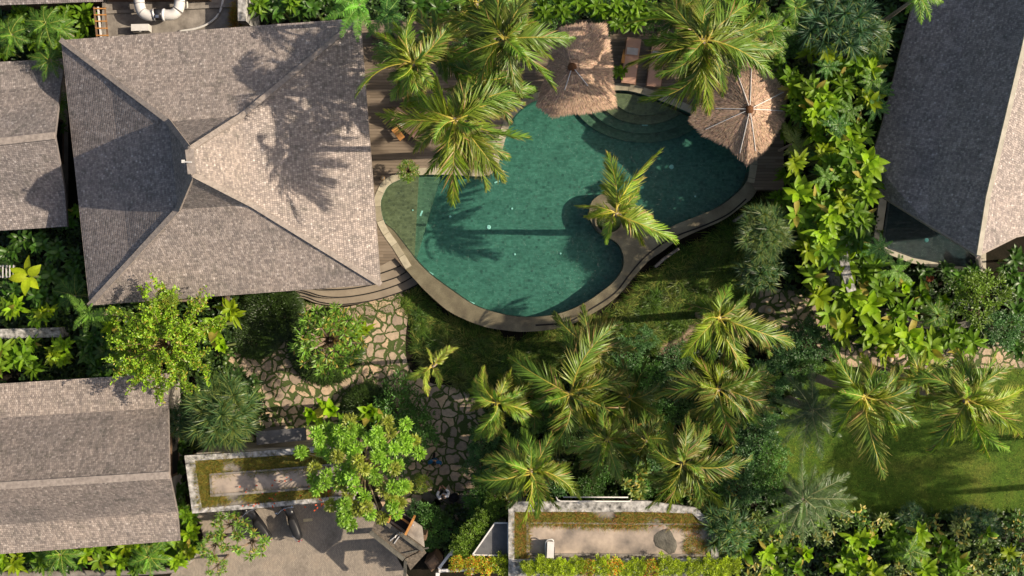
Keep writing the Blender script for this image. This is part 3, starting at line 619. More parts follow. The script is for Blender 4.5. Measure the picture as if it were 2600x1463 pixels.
# north-west corner roof strip
o = thing('north_west_roof', 'dark strip of roof along the top left corner of the photo', 'roof', tuple(P(120, -40, G)))
b = MB(P(120, -40, G)); b.roofface([PV(-120, 18, 3.2), PV(262, 4, 3.2), PV(262, -160, 4.6), PV(-120, -160, 4.6)], (1, 0, 0)); b.roofface([PV(-120, -160, 4.6), PV(262, -160, 4.6), PV(262, -300, 3.2), PV(-120, -300, 3.2)], (1, 0, 0)); b.build('roof', M['shingle_far'], o)
b = MB(P(120, -40, G)); b.prism(XY([(-100, -260), (230, -260), (230, -20), (-100, -20)], 3), G, 3.1); b.build('wall', M['post_wood'], o)
# east villa with the prow
org = P(2500, 300, G)
ev = thing('east_villa', 'tall villa with a long dark shingle roof ending in a pointed prow, right edge', 'house', tuple(org))
rg = [(2700, -260, 7.6), (2634, -40, 7.6), (2600, 114, 7.6), (2556, 300, 7.6), (2508, 500, 7.6), (2484, 649, 7.9)]
we = [(2400, -260, 2.9), (2334, -40, 2.9), (2288, 130, 2.9), (2240, 320, 2.9), (2213, 408, 2.9), (2240, 497, 3.0)]
wm = [lerp(rg[i], we[i], .5)[:2] + (4.9,) for i in range(5)] + [(2355, 569, 5.3)]
ee = [(3010, -260, 2.9), (2990, -40, 2.9), (2960, 114, 2.9), (2900, 300, 2.9), (2830, 480, 2.9), (2740, 570, 3.0)]
em = [lerp(rg[i], ee[i], .45)[:2] + (5.1,) for i in range(5)] + [(2580, 601, 6.1)]
b = MB(org)
for A, B in ((we, wm), (wm, rg), (rg, em), (em, ee)):
    for i in range(5):
        al = PV(*rg[3]) - PV(*rg[2])
        for tri in ((PV(*A[i]), PV(*A[i + 1]), PV(*B[i + 1])), (PV(*A[i]), PV(*B[i + 1]), PV(*B[i]))): b.roofface(list(tri), al)
rf = b.build('roof', M['shingle_cool'], ev)
b = MB(org); hip_cap(b, [PV(*p) for p in rg], .09); b.build('ridge_cap', M['pale_stone'], rf)
b = MB(org)
for A in (we, ee):
    for a, c in zip(A[:-1], A[1:]): b.beam(PV(*a) - Vector((0, 0, .12)), PV(*c) - Vector((0, 0, .12)), .05, .2)
for e in ((rg[5], wm[5]), (wm[5], we[5]), (rg[5], em[5]), (em[5], ee[5])): b.beam(PV(*e[0]) - Vector((0, 0, .1)), PV(*e[1]) - Vector((0, 0, .1)), .08, .2)
b.build('bargeboard', M['ridge'], ev)
b = MB(org); b.prism(XY([(2460, -240), (2860, -240), (2800, 440), (2330, 420), (2350, 330)], 2.8), G, 2.8); b.build('wall', M['render_wall'], ev)
b = MB(org); b.tube([PV(2488, 682, G), PV(2486, 668, 1.0), PV(2484, 653, 7.4)], [.14, .13, .10], 10); b.build('post', M['concrete'], ev)
# plunge pool
pl = thing('plunge_pool', 'small dark plunge pool with stone rim under the pointed villa roof', 'plunge pool', tuple(P(2370, 600, G)))
o_ = P(2370, 600, G); zz = G + .45
pw = [(2262, 500), (2500, 520), (2500, 680), (2440, 676), (2330, 655), (2262, 630), (2248, 600)]
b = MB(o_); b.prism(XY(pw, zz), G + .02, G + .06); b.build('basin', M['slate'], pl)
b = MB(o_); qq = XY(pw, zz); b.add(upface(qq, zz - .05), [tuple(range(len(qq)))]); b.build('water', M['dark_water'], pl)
b = MB(o_); pa = np.array(pw + [pw[0]], float); c_ = np.array([2390, 590.]); band(b, pa, c_ + (pa - c_) * [1.14, 1.18], G, zz + .02); b.build('rim', M['pale_stone'], pl)
tag(pool_light(2352, 610, .10, G + .06, 'round blue light on the floor of the small plunge pool'), None, 'pool light')

# ------------------------------------------------------------------ service yard at the top
org = P(420, 40, G)
yard = thing('service_roof', 'flat stained concrete service roof with ducts behind the pavilion', 'flat roof', tuple(org)); Z = .9
b = MB(org); b.prism(XY([(268, -80), (620, -90), (632, 92), (262, 110)], Z), G, Z); b.build('slab', M['concrete'], yard)
b = MB(org)
for a, c in (((268, -80), (262, 110)), ((600, -90), (606, 90)), ((270, 32), (600, 14))): b.beam(P(a[0], a[1], Z + .08), P(c[0], c[1], Z + .08), .14, .16)
b.build('parapet', M['concrete'], yard)
b = MB(org); b.box(P(400, -30, Z + .5), (4.6, 1.0, 1.2)); b.build('plant_room', M['post_wood'], yard)
org = P(252, 60, G)
tr = thing('timber_rack', 'narrow timber ladder rack along the left side of the service roof', 'rack', tuple(org))
for x in (239, 249, 266): b = MB(org); b.beam(P(x, 18, 1.6), P(x + 8, 100, 1.6), .07, .09); b.build('rail', M['post_wood' if x != 249 else 'white_metal'], tr)
for y in (22, 38, 54, 72, 90): b = MB(org); b.beam(P(237 + (y - 18) / 10, y, 1.67), P(268 + (y - 18) / 10, y, 1.67), .05, .04); b.build('rung', M['door_wood'], tr)
for x, y in ((240, 20), (268, 20), (247, 98), (274, 98)): b = MB(org); b.tube([P(x, y, G), P(x, y, 1.6)], .05, 6); b.build('leg', M['post_wood'], tr)
def duct(pts, label, r=.24):
    t = thing('air_duct', label, 'duct', tuple(P(pts[0][0], pts[0][1], Z))); og = P(pts[0][0], pts[0][1], Z)
    sp = smooth_path(pts, False, 6); b = MB(og); b.tube([P(p[0], p[1], p[2]) for p in sp], r, 14); b.build('elbow', M['white_metal'], t, smooth=True)
    c = sp[-1]; d = np.array(P(*sp[-1])) - np.array(P(*sp[-2])); d /= np.linalg.norm(d)
    b = MB(og); b.tube([np.array(P(*c)) - d * .05, np.array(P(*c)) + d * .05], r * 1.14, 14); b.build('flange', M['steel_pipe'], t, smooth=True)
    for k in (6, 12): b = MB(og); pk = np.array(P(*sp[k])); dd = np.array(P(*sp[k + 1])) - pk; dd /= np.linalg.norm(dd); b.tube([pk - dd * .015, pk + dd * .015], r * 1.04, 14); b.build('seam', M['grey_metal'], t)
duct([(352, -25, 1.7), (354, 10, 1.7), (362, 32, 1.7), (380, 40, 1.7), (392, 38, 1.7)], 'curved white metal air duct elbow, left of the pair')
duct([(454, -25, 1.7), (456, 5, 1.7), (452, 25, 1.7), (438, 37, 1.7), (416, 38, 1.7)], 'curved white metal air duct elbow, right of the pair')
fn = thing('duct_fan', 'black round inline fan joining the two white duct elbows', 'fan', tuple(P(399, 37, Z)))
b = MB(P(399, 37, Z)); b.tube([P(386, 38, 1.7), P(389, 38, 1.7), P(411, 37, 1.7), P(414, 37, 1.7)], [.2, .27, .27, .2], 16); b.build('housing', M['black_plastic'], fn, smooth=True)
b = MB(P(399, 37, Z)); b.box(P(399, 42, 1.98), (.14, .12, .08)); b.build('terminal_box', M['chrome'], fn)
def ac_unit(px, py, z, sx_, sy_, rz, label):
    t = thing('air_conditioner', label, 'air conditioner', tuple(P(px, py, z))); og = P(px, py, z); b = MB(og)
    b.box(og + [0, 0, .32], (sx_, sy_, .5), rz); b.build('casing', M['white_metal'], t)
    b = MB(og); q = Matrix.Rotation(rz, 3, 'Z'); 
    for k in (-.3, .3): b = MB(og); b.box(og + np.array(q @ Vector((k * sx_, 0, .04))), (.06, sy_, .08), rz); b.build('foot', M['grey_metal'], t)
    b = MB(og); c = og + np.array(q @ Vector((-.14 * sx_, -sy_ / 2 - .012, .32))); vs = []
    m = Matrix.Translation(Vector(c)) @ Matrix.Rotation(rz, 4, 'Z') @ Matrix.Rotation(R(90), 4, 'X')
    pts = [m @ Vector((.2 * math.cos(a), .2 * math.sin(a), d)) for d in (0, .02) for a in np.linspace(0, 2 * math.pi, 17)[:-1]]
    b.add(pts, [tuple(range(16)), tuple(range(31, 15, -1))] + [(i, (i + 1) % 16, 16 + (i + 1) % 16, 16 + i) for i in range(16)]); b.build('grille', M['black_plastic'], t); return t
ac_unit(364, 76, Z + .02, .78, .30, R(1), 'white air conditioner box on the service roof near the pavilion eave')
b = MB(); b.tube([P(*p) for p in smooth_path([(455, 80, Z + .05), (500, 72, Z + .05), (535, 56, Z + .08), (558, 30, Z + .1), (570, -20, Z + .15)], False, 6)], .055, 8)
tag(b.build('drain_pipe', M['paper_pipe'], smooth=True), 'thin white pipe curving across the service roof', 'pipe')
b = MB(); b.tube([P(474, -10, 1.2), P(476, 20, 1.2), P(470, 22, 1.2)], .04, 8); tag(b.build('short_pipe', M['paper_pipe'], smooth=True), 'short upright pale pipe just right of the duct elbows', 'pipe')
b = MB(); b.box(P(633, 30, .6), (.35, 1.5, 3.3)); tag(b.build('boundary_pillar', M['mosswall']), 'weathered grey pillar at the right end of the service roof', 'pillar')

# ------------------------------------------------------------------ flat planted roofs at the bottom
def rot_ring(org, outer_, inner_, z0, z1):
    b = MB(org); n = len(outer_); o = [P(*p, z1) for p in outer_]; i_ = [P(*p, z1) for p in inner_]
    vs = [(p[0], p[1], z1) for p in o] + [(p[0], p[1], z1) for p in i_] + [(p[0], p[1], z0) for p in o] + [(p[0], p[1], z0) for p in i_]
    fs = []
    for k in range(n):
        j = (k + 1) % n; fs += [(k, n + k, n + j, j), (k, j, 2 * n + j, 2 * n + k), (n + k, 3 * n + k, 3 * n + j, n + j)]
    b.add(vs, fs); return b
def grass_clump(lb, pts, rs, L=.3, cols=((.20, .20, .03), (.30, .20, .04), (.12, .15, .03)), per=7, w=.014):
    n = len(pts) * per; base = np.repeat(pts, per, 0) + rs.normal(0, .04, (n, 3)) * [1, 1, 0]
    a = rs.uniform(0, 2 * np.pi, n); d = np.stack([np.cos(a), np.sin(a), rs.uniform(.4, 1.6, n)], 1)
    c = np.array(cols)[rs.randint(0, len(cols), n)] * rs.uniform(.7, 1.3, (n, 1))
    lb.leaves(base, d, L * rs.uniform(.6, 1.4, n), w, rs.uniform(.2, .9, n), c, 3, 0, 'grass')
RG1 = dict(o=[(468, 1157), (660, 1146), (880, 1128), (900, 1268), (700, 1287), (488, 1304)], i=[(494, 1170), (665, 1160), (868, 1144), (884, 1258), (700, 1275), (512, 1290)])
Z1 = 2.3; org = P(680, 1210, G)
f1 = thing('planted_flat_roof', 'flat concrete entrance roof with a strip of dry grass around it above the scooters', 'flat roof', tuple(org))
b = MB(org); b.prism(XY(RG1['o'], Z1), Z1 - .25, Z1); b.build('slab', M['concrete'], f1)
rot_ring(org, RG1['o'], RG1['i'], Z1, Z1 + .14).build('parapet', M['mosswall'], f1)
inn = [(531, 1203), (680, 1192), (845, 1178), (852, 1238), (700, 1250), (534, 1262)]; inn2 = [(537, 1207), (680, 1197), (840, 1183), (846, 1233), (700, 1244), (540, 1255)]
b = MB(org); b.prism(XY(inn2, Z1), Z1, Z1 + .08); b.build('gravel_floor', M['roof_floor'], f1)
rot_ring(org, inn, inn2, Z1, Z1 + .16).build('upstand', M['concrete'], f1)
rs = np.random.RandomState(5); lb = LB()
for poly, n in (([(497, 1168), (865, 1146), (868, 1180), (530, 1204), (505, 1205)], 900), ([(497, 1180), (530, 1200), (534, 1262), (508, 1285)], 330), ([(515, 1262), (852, 1238), (860, 1256), (515, 1280)], 560), ([(560, 1196), (800, 1180), (800, 1200), (560, 1212)], 60)): pp = scatter(poly, n, rs, Z1 + .03); grass_clump(lb, pp[np.sin(pp[:, 0] * 2.7) + np.sin(pp[:, 1] * 5 + pp[:, 0]) + rs.normal(0, .7, len(pp)) > -.5], rs, .46, per=9)
fl = scatter([(600, 1225), (860, 1200), (890, 1300), (600, 1290)], 60, rs, Z1 + .25); 
lb.leaves(fl, rs.normal(0, 1, (len(fl), 3)), .09, .05, 0, (.55, .09, .03), 1, 0, 'x')
gb = lb.build('dry_grass', f1, M['drygrass']); gb.matrix_parent_inverse = Matrix.Translation(-Vector(org))
b = MB(org)
for x, y in ((495, 1165), (492, 1292), (700, 1280), (870, 1150), (885, 1262)): b.prism([tuple(P(x, y, Z1)[:2] + np.array(d)) for d in ((-.15, -.15), (.15, -.15), (.15, .15), (-.15, .15))], G, Z1 - .25)
b.build('column', M['render_wall'], f1)
b = MB(org); b.prism(XY([(500, 1150), (880, 1130), (880, 1140), (500, 1162)], Z1 - .3), G, Z1 - .25); b.build('back_wall', M['render_wall'], f1)
b = MB(); b.prism(XY([(650, 1096), (775, 1086), (778, 1118), (652, 1130)], 1.6), 1.45, 1.6); b.prism(XY([(655, 1100), (700, 1096), (702, 1110), (657, 1114)], 1.45), G, 1.45)
tag(b.build('entrance_canopy', M['slate']), 'small grey slate canopy beside the spiky plant above the planted roof', 'canopy')

Z2 = 2.3; org = P(1540, 1360, G)
RG2 = dict(o=[(1291, 1274), (1640, 1272), (1768, 1290), (1822, 1342), (1826, 1462), (1291, 1466)], i=[(1306, 1300), (1640, 1300), (1758, 1304), (1802, 1348), (1806, 1418), (1306, 1420)])
f2 = thing('planted_terrace_roof', 'long flat concrete roof with grass border and pale floor at the bottom centre', 'flat roof', tuple(org))
b = MB(org); b.prism(XY(RG2['o'], Z2), Z2 - .25, Z2); b.build('slab', M['concrete'], f2)
rot_ring(org, RG2['o'], RG2['i'], Z2, Z2 + .16).build('parapet', M['mosswall'], f2)
b = MB(org); b.prism(XY([(1342, 1330), (1795, 1334), (1796, 1408), (1342, 1405)], Z2), Z2, Z2 + .05); b.build('gravel_floor', M['roof_floor'], f2)
rot_ring(org, [(1336, 1326), (1802, 1330), (1802, 1413), (1336, 1410)], [(1342, 1330), (1795, 1334), (1796, 1408), (1342, 1405)], Z2, Z2 + .12).build('upstand', M['concrete'], f2)
lb = LB()
for poly, n in (([(1308, 1300), (1755, 1304), (1790, 1338), (1340, 1330)], 1700), ([(1308, 1310), (1338, 1320), (1338, 1415), (1308, 1420)], 620), ([(1440, 1325), (1790, 1330), (1790, 1345), (1440, 1338)], 160), ([(1740, 1340), (1800, 1345), (1800, 1415), (1740, 1410)], 140)): pp = scatter(poly, n, rs, Z2 + .03); grass_clump(lb, pp[np.sin(pp[:, 0] * 2.7) + np.sin(pp[:, 1] * 5 + pp[:, 0]) + rs.normal(0, .7, len(pp)) > -.5], rs, .42, per=9, cols=((.19, .21, .03), (.27, .21, .04), (.11, .16, .03), (.22, .20, .035), (.42, .17, .06)))
gb = lb.build('dry_grass', f2, M['drygrass']); gb.matrix_parent_inverse = Matrix.Translation(-Vector(org))
b = MB(org); b.prism(XY([(1310, 1290), (1800, 1330), (1800, 1440), (1310, 1440)], Z2), G, Z2 - .25); b.build('wall', M['render_wall'], f2)
rl = [(1412, 1262), (1416, 1270), (1424, 1273), (1600, 1274), (1603, 1268)]
b = MB(); b.tube([P(x, y, Z2 + .3) for x, y in rl], .035, 6); b.tube([P(1430, 1262, Z2 + .3), P(1595, 1263, Z2 + .3)], .03, 6)
for x in (1424, 1510, 1598): b.tube([P(x, 1272, Z2), P(x, 1272, Z2 + .3)], .03, 6)
tag(b.build('pipe_rail', M['white_metal'], smooth=True), 'thin white pipe rail along the top of the long planted roof', 'rail')
ac_unit(1397, 1390, Z2 + .06, .72, .30, R(88), 'white air conditioner box casting a shadow on the long flat roof')
b = MB(); b.tube([P(*p) for p in smooth_path([(1386, 1415, Z2 + .3), (1385, 1385, Z2 + .5), (1389, 1372, Z2 + .6), (1402, 1370, Z2 + .6), (1406, 1378, Z2 + .5)], False, 4)], .03, 6); tag(b.build('coolant_pipe', M['white_metal'], smooth=True), 'bent white pipe hugging the air conditioner on the flat roof', 'pipe')
def boulder(px, py, r, z, mat, label, seed, flat=.5, sy_=1.0, cat='rock', rz=0, name='boulder'):
    rs = np.random.RandomState(seed); b = MB(); n, m = 14, 8; vs = []; c = P(px, py, z)
    ph = rs.uniform(0, 6, 6)
    for i in range(m):
        th = math.pi * .5 * (1 - i / (m - 1))
        for k in range(n):
            a = 2 * math.pi * k / n; rr = r * (1 + .16 * math.sin(2 * a + ph[0]) + .12 * math.sin(3 * a + ph[1]) + .06 * math.sin(5 * a + ph[2] + i)) * math.sin(math.pi / 2 * (i / (m - 1))) ** .6
            x, y = rr * math.cos(a), rr * math.sin(a) * sy_
            vs.append((c[0] + x * math.cos(rz) - y * math.sin(rz), c[1] + x * math.sin(rz) + y * math.cos(rz), z - .05 + r * flat * (math.cos(math.pi / 2 * (i / (m - 1))) ** .5) * (1 + .1 * math.sin(3 * a + ph[3]))))
    b.add(vs, [(i * n + k, i * n + (k + 1) % n, (i + 1) * n + (k + 1) % n, (i + 1) * n + k)[::-1] for i in range(m - 1) for k in range(n)] + [tuple(range(n))])
    return tag(b.build(name, M[mat], smooth=False), label, cat)
boulder(1690, 1374, .52, Z2 + .05, 'grey_rock', 'dark low form for a shadowy hollow at the right end of the long flat roof', 3, .2)  # low dark shape added in place of a shadowy hollow in the roof
tri = [(1200, 1409), (1257, 1328), (1290, 1328), (1290, 1411)]
t = thing('slate_canopy', 'grey four sided slate canopy with pale edging left of the long flat roof', 'canopy', tuple(P(1262, 1385, G))); og = P(1262, 1385, G)
b = MB(og); b.prism(XY(tri, 1.9), 1.75, 1.9); b.build('slab', M['slate'], t)
b = MB(og)
for a, c in zip(tri, tri[1:] + tri[:1]): b.beam(P(*a, 1.93), P(*c, 1.93), .06, .06)
b.build('edging', M['steel_pipe'], t); b = MB(og); b.prism(XY([(1215, 1402), (1258, 1340), (1284, 1340), (1284, 1402)], 1.75), G, 1.75); b.build('wall', M['render_wall'], t)

# ------------------------------------------------------------------ gatehouse by the driveway
org = P(1010, 1345, G)
gt = thing('entrance_gate', 'small tiled gatehouse with two open orange wooden doors beside the driveway', 'gate', tuple(org))
def tilted(b, pts): b.add([P(*p) for p in pts] + [P(*p) - [0, 0, .1] for p in pts], [(3, 2, 1, 0), (4, 5, 6, 7), (0, 1, 5, 4), (1, 2, 6, 5), (2, 3, 7, 6), (3, 0, 4, 7)])
b = MB(org); tilted(b, [(958, 1306, 2.25), (1078, 1392, 2.25), (1026, 1418, 2.02), (943, 1350, 2.02)]); rf = b.build('roof_slope', M['old_tile'], gt)
b = MB(org); tilted(b, [(981, 1274, 2.0), (1072, 1338, 2.0), (1078, 1390, 2.2), (960, 1304, 2.2)]); b.build('roof_slope', M['concrete'], gt)
b = MB(org); tilted(b, [(1076, 1396, 2.18), (1082, 1404, 2.1), (1042, 1448, 1.6), (1028, 1420, 1.98)]); b.build('gable_slope', M['old_tile'], gt)
b = MB(org); b.beam(P(955, 1310, 2.3), P(1075, 1398, 2.3), .16, .12); b.beam(P(940, 1350, 2.02), P(1026, 1420, 2.02), .2, .14); b.beam(P(1030, 1422, 1.9), P(1028, 1463, 1.2), .14, .14); b.beam(P(1030, 1405, 2.2), P(1088, 1391, 2.3), .06, .06); b.build('ridge_cap', M['grey_rock'], gt)
b = MB(org); b.prism(XY([(1000, 1290), (1046, 1322), (1032, 1350), (988, 1318)], 2.3), 2.18, 2.24); b.build('porch_floor', M['dark'], gt)
for (a, c) in (((1008, 1278), (987, 1323)), ((1052, 1313), (1031, 1354))):
    b = MB(org); b.beam(P(*a, 2.5), P(*c, 2.5), .10, .9); d = b.build('door', M['door_wood'], gt)
    b = MB(org); m = (np.array(P(*a, 2.5)) + np.array(P(*c, 2.5))) / 2; b.lathe(m + [.1, 0, .0], [(.02, 0), (.05, .02), (.05, .05), (.02, .07)], 8); b.build('handle', M['chrome'], d)
b = MB(org); b.beam(P(1000, 1302, 2.55), P(1042, 1332, 2.55), .08, .08); b.build('lintel', M['door_wood'], gt)
for x0, y0, x1, y1 in ((1016, 1352, 991, 1373), (1021, 1352, 1001, 1380), (1002, 1366, 1012, 1350)): b = MB(org); b.beam(P(x0, y0, 2.35), P(x1, y1, 2.1), .045, .05); b.build('bracket', M['white_metal'], gt)
for x, y in ((962, 1325), (1062, 1395), (990, 1290), (1075, 1365), (1030, 1412)): c = P(x, y, 1.7); b = MB(org); b.prism([(c[0] + dx, c[1] + dy) for dx, dy in ((-.12, -.12), (.12, -.12), (.12, .12), (-.12, .12))], G, 1.75); b.build('post', M['post_wood'], gt)
b = MB(); b.prism(XY([(1078, 1428), (1103, 1408), (1121, 1430), (1096, 1452)], .7), G, .7); b.prism(XY([(1083, 1429), (1102, 1413), (1116, 1430), (1097, 1446)], .76), .7, .78); tag(b.build('gate_pillar', M['post_wood']), 'brown square gate pillar right of the gatehouse at the bottom edge', 'pillar')
b = MB(); b.beam(P(1114, 1444, .8), P(1150, 1396, .8), .12, .08); b.beam(P(1114, 1449, .8), P(1205, 1446, .8), .14, .08); b.box(P(1114, 1448, -.1), (.16, .16, 1.9)); b.box(P(1148, 1398, -.13), (.1, .1, 1.8)); b.box(P(1200, 1446, -.13), (.1, .1, 1.8))
tag(b.build('white_frame', M['steel_pipe']), 'white angled metal frame between the gate pillar and the flower hedge', 'frame')
# garden walls seen among the plants
b = MB(); b.prism(XY([(-80, 838), (150, 832), (158, 856), (-80, 862)], .2), G, .2); tag(b.build('mottled_wall', M['mosswall']), 'white mottled garden wall between the two left planting beds', 'wall')
t = thing('slatted_bench', 'white slatted bench at the left edge under dark leaves', 'bench', tuple(P(12, 690, G))); og = P(12, 690, G)
for k in range(7): b = MB(og); b.beam(P(-20 + k * 9, 673, .1), P(-20 + k * 9, 706, .1), .05, .04); b.build('slat', M['white_metal'], t)
for y in (676, 703): b = MB(og); b.beam(P(-22, y, .05), P(38, y, .05), .06, .06); b.build('rail', M['grey_metal'], t)
for x, y in ((-18, 677), (36, 677), (-18, 702), (36, 702)): b = MB(og); b.beam(P(x, y, G), P(x, y, .05), .05, .05); b.build('leg', M['grey_metal'], t)
b = MB(); 
for a, c in zip([(2115, 590), (2118, 640), (2125, 690)], [(2118, 640), (2125, 690), (2140, 740)]): b.beam(P(*a, .6), P(*c, .6), .4, 3.2)
tag(b.build('retaining_wall', M['mosswall']), 'pale weathered stone wall glimpsed inside the right hand hedge', 'wall')
b = MB(); cw = smooth_path([(2235, 790), (2275, 805), (2320, 822), (2400, 828), (2470, 815)], False, 4)
for a, c in zip(cw[:-1], cw[1:]): b.beam(P(a[0], a[1], -.2), P(c[0], c[1], -.2), .3, 1.7)
tag(b.build('curved_wall', M['grey_rock']), 'dark curved stone wall among big leaves above the right hand path', 'wall')

# ------------------------------------------------------------------ thatched umbrellas
def umbrella(px, py, outline, zr, ze, rib, label, seed):
    c = P(px, py, zr); base = np.array([c[0], c[1], 0.0]); rs = np.random.RandomState(seed)
    t = thing('thatched_umbrella', label, 'umbrella', tuple(base))
    ol = []
    for (x0, y0), (x1, y1) in zip(outline, outline[1:] + outline[:1]):
        for k in range(8): ol.append((x0 + (x1 - x0) * k / 8, y0 + (y1 - y0) * k / 8))
    o = np.array([P(x, y, ze) for x, y in ol]) - base; n = len(o); top = np.array([0, 0, zr]); rings = 7
    b = MB(); vs = []
    for i in range(rings):
        f = .05 + .95 * i / (rings - 1)
        for k in range(n): p = o[k] * f; vs.append((p[0], p[1], zr - (zr - ze) * (f ** 1.12) + .05 * math.sin(5 * k * .7) * f))
    b.add(vs, [(i * n + k, (i + 1) * n + k, (i + 1) * n + (k + 1) % n, i * n + (k + 1) % n) for i in range(rings - 1) for k in range(n)] + [tuple(range(n))])
    th = b.build('thatch', M['thatch'], t)
    lb = LB(); Nn = 13000; k = rs.randint(0, n, Nn); u = rs.rand(Nn)[:, None]; e = o[k] * (1 - u) + o[(k + 1) % n] * u
    f = rs.uniform(.05, .97, Nn) ** .6; f[:1700] = rs.uniform(.90, 1.0, 1700)
    p = e * f[:, None]; p[:, 2] = zr - (zr - ze) * (f ** 1.12) + .045; d = e.copy(); d[:, 2] = -(zr - ze) * 1.12 * f ** .12
    d += rs.normal(0, .07, (Nn, 3)); d[:, 2] += .06
    L = rs.uniform(.10, .22, Nn); cl = np.array([.50, .35, .25]) * rs.uniform(.55, 1.35, (Nn, 1)) * (1 + rs.uniform(-.08, .08, (Nn, 3)))
    lb.leaves(p, d, L, rs.uniform(.012, .03, Nn), rs.uniform(-.1, .25, Nn), cl, 2, 0, 'grass')
    lb.build('straw', th, M['thatchstraw'])
    b = MB(); b.lathe((0, 0, zr - .02), [(.20, -.05), (.17, .05), (.1, .12), (.03, .15)], 10); b.build('hub', M['hub_wood'], t)
    b = MB(); b.tube([(0, 0, 0), (0, 0, zr)], .07, 10); b.build('pole', M['post_wood'], t)
    for x, y in rib:
        e = P(x, y, ze) - base; hh = math.hypot(e[0], e[1]); kk = min(range(n), key=lambda i: -np.dot(o[i][:2], e[:2]) / np.linalg.norm(o[i][:2])); ff = hh / np.linalg.norm(o[kk][:2])
        pts = [(e[0] * s_, e[1] * s_, zr - (zr - ze) * ((s_ * ff) ** 1.12) + .08) for s_ in (.10, .4, .7, 1.0)]
        b = MB(); b.tube(pts, .019, 6); b.build('rib', M['steel_pipe'], t)
    return t
def thatchmat():
    m, nt, b = newmat('thatch', .9, .1); nt.links.new(ramp(nt, noise(nt, 14, 7), [(.3, (.26, .17, .12)), (.7, (.48, .33, .24))]), b.inputs['Base Color']); bump(nt, b, noise(nt, 40, 4), .05); M['thatch'] = m
thatchmat()
umbrella(1453, 170, [(1422, 72), (1480, 60), (1538, 64), (1550, 130), (1554, 200), (1565, 272), (1500, 285), (1450, 288), (1402, 296), (1362, 268), (1384, 200), (1400, 130)], 3.7, 2.5, [(1432, 235), (1490, 225)], 'pink brown thatched pool umbrella with palm shadows, the left one', 1)
umbrella(1903, 278, [(1850, 165), (1905, 155), (1955, 185), (1998, 240), (1990, 310), (1945, 380), (1897, 420), (1850, 372), (1790, 345), (1750, 310), (1765, 278), (1815, 235)], 3.7, 2.5, [(1905, 175), (1868, 190), (1812, 280), (1790, 330), (1877, 390), (1916, 385), (1985, 283), (1988, 235)], 'rounded thatched pool umbrella with white radial ribs, the right one', 2)

# ------------------------------------------------------------------ loungers
def lounger():
    t = thing('sun_lounger', '', 'sun lounger', (0, 0, 0))
    b = MB(); 
    for y in (-.33, .33): b.beam((-1.0, y, .27), (1.0, y, .27), .05, .09)
    for x in (-1.0, -.2, .5, 1.0): b.beam((x, -.33, .27), (x, .33, .27), .06, .07)
    b.build('frame', M['lounger_wood'], t)
    for x in (-.85, .85):
        for y in (-.3, .3): b = MB(); b.box((x, y, .12), (.06, .06, .24)); b.build('leg', M['lounger_wood'], t)
    b = MB(); b.box((.36, 0, .37), (1.28, .64, .10)); b.box((.36, 0, .43), (1.18, .56, .03)); b.build('cushion', M['cushion'], t)
    b = MB(); b.beam((-.28, 0, .40), (-.98, 0, .78), .64, .10); b.build('backrest_cushion', M['cushion'], t)
    b = MB(); b.beam((-.3, 0, .49), (-.58, 0, .645), .5, .03); b.build('towel', M['towel'], t)
    return t
L0 = lounger()
def put_lounger(px, py, rz, label, first=False):
    o = L0 if first else dup(L0); o.location = P(px, py, 0.0); o.rotation_euler = (0, 0, rz); o['label'] = label; o['group'] = 'sun loungers on the pool deck'
put_lounger(1600, 160, R(-97), 'sun lounger with pink cushion beside the left umbrella, its left neighbour open deck', True)
put_lounger(1664, 168, R(-97), 'sun lounger with pink cushion half hidden under the palm, right of another lounger')
put_lounger(1045, 325, R(-38), 'sun lounger with pink cushion and grey towel on the left deck under palm fronds')
put_lounger(1078, 275, R(-38), 'sun lounger mostly hidden by palm fronds on the left deck')
def side_table(px, py, rz, label):
    t = thing('side_table', label, 'side table', tuple(P(px, py, 0)), rz, 'small wooden side tables')
    b = MB(); b.box((0, 0, .42), (.62, .30, .04)); b.build('table_top', M['door_wood'], t)
    for x in (-.26, .26):
        for y in (-.11, .11): b = MB(); b.box((x, y, .20), (.04, .04, .40)); b.build('leg', M['door_wood'], t)
side_table(1013, 342, R(-52), 'small orange wooden table beside the lounger on the left deck'); side_table(1586, 148, R(80), 'small wooden table beside the lounger near the left umbrella')
def ball_lamp(px, py, z, r, label):
    t = thing('ball_lamp', label, 'lamp', tuple(P(px, py, z)), 0, 'round stone garden lamps'); b = MB()
    b.lathe((0, 0, 0), [(r * .5, 0), (r * .6, .05), (r * .95, .12), (r, .12 + r * .5), (r * .8, .12 + r), (r * .45, .12 + r * 1.4)], 16); b.build('shade', M['lamp_stone'], t, smooth=True)
    b = MB(); b.lathe((0, 0, .12 + r * 1.4), [(r * .45, 0), (r * .45, .04), (r * .2, .07)], 12); b.build('cap', M['pale_stone'], t)
ball_lamp(1950, 787, G + .02, .19, 'round stone lamp on the paved path below the spiky bush'); ball_lamp(2257, 913, G + .02, .17, 'round stone lamp on the path at the foot of the big leaves')
ball_lamp(973, 453, 0.0, .11, 'little round lamp on the deck by the coping curve'); ball_lamp(1673, 80, 0.0, .13, 'small hanging ball lamp on the upper deck behind the loungers')
boulder(1733, 862, .95, G, 'rock', 'large tan flat rock in two pieces half under palm fronds, upper piece', 11, .35, .42, rz=R(38)); boulder(1688, 892, .55, G, 'rock', 'smaller tan rock just below and left of the large flat rock', 12, .4, .7, rz=R(30))
boulder(1636, 905, .3, G, 'rock', 'little tan stone left of the two flat rocks', 13); boulder(1782, 742, .28, G, 'rock', 'small reddish stone in the long grass above the crown of a palm', 14)
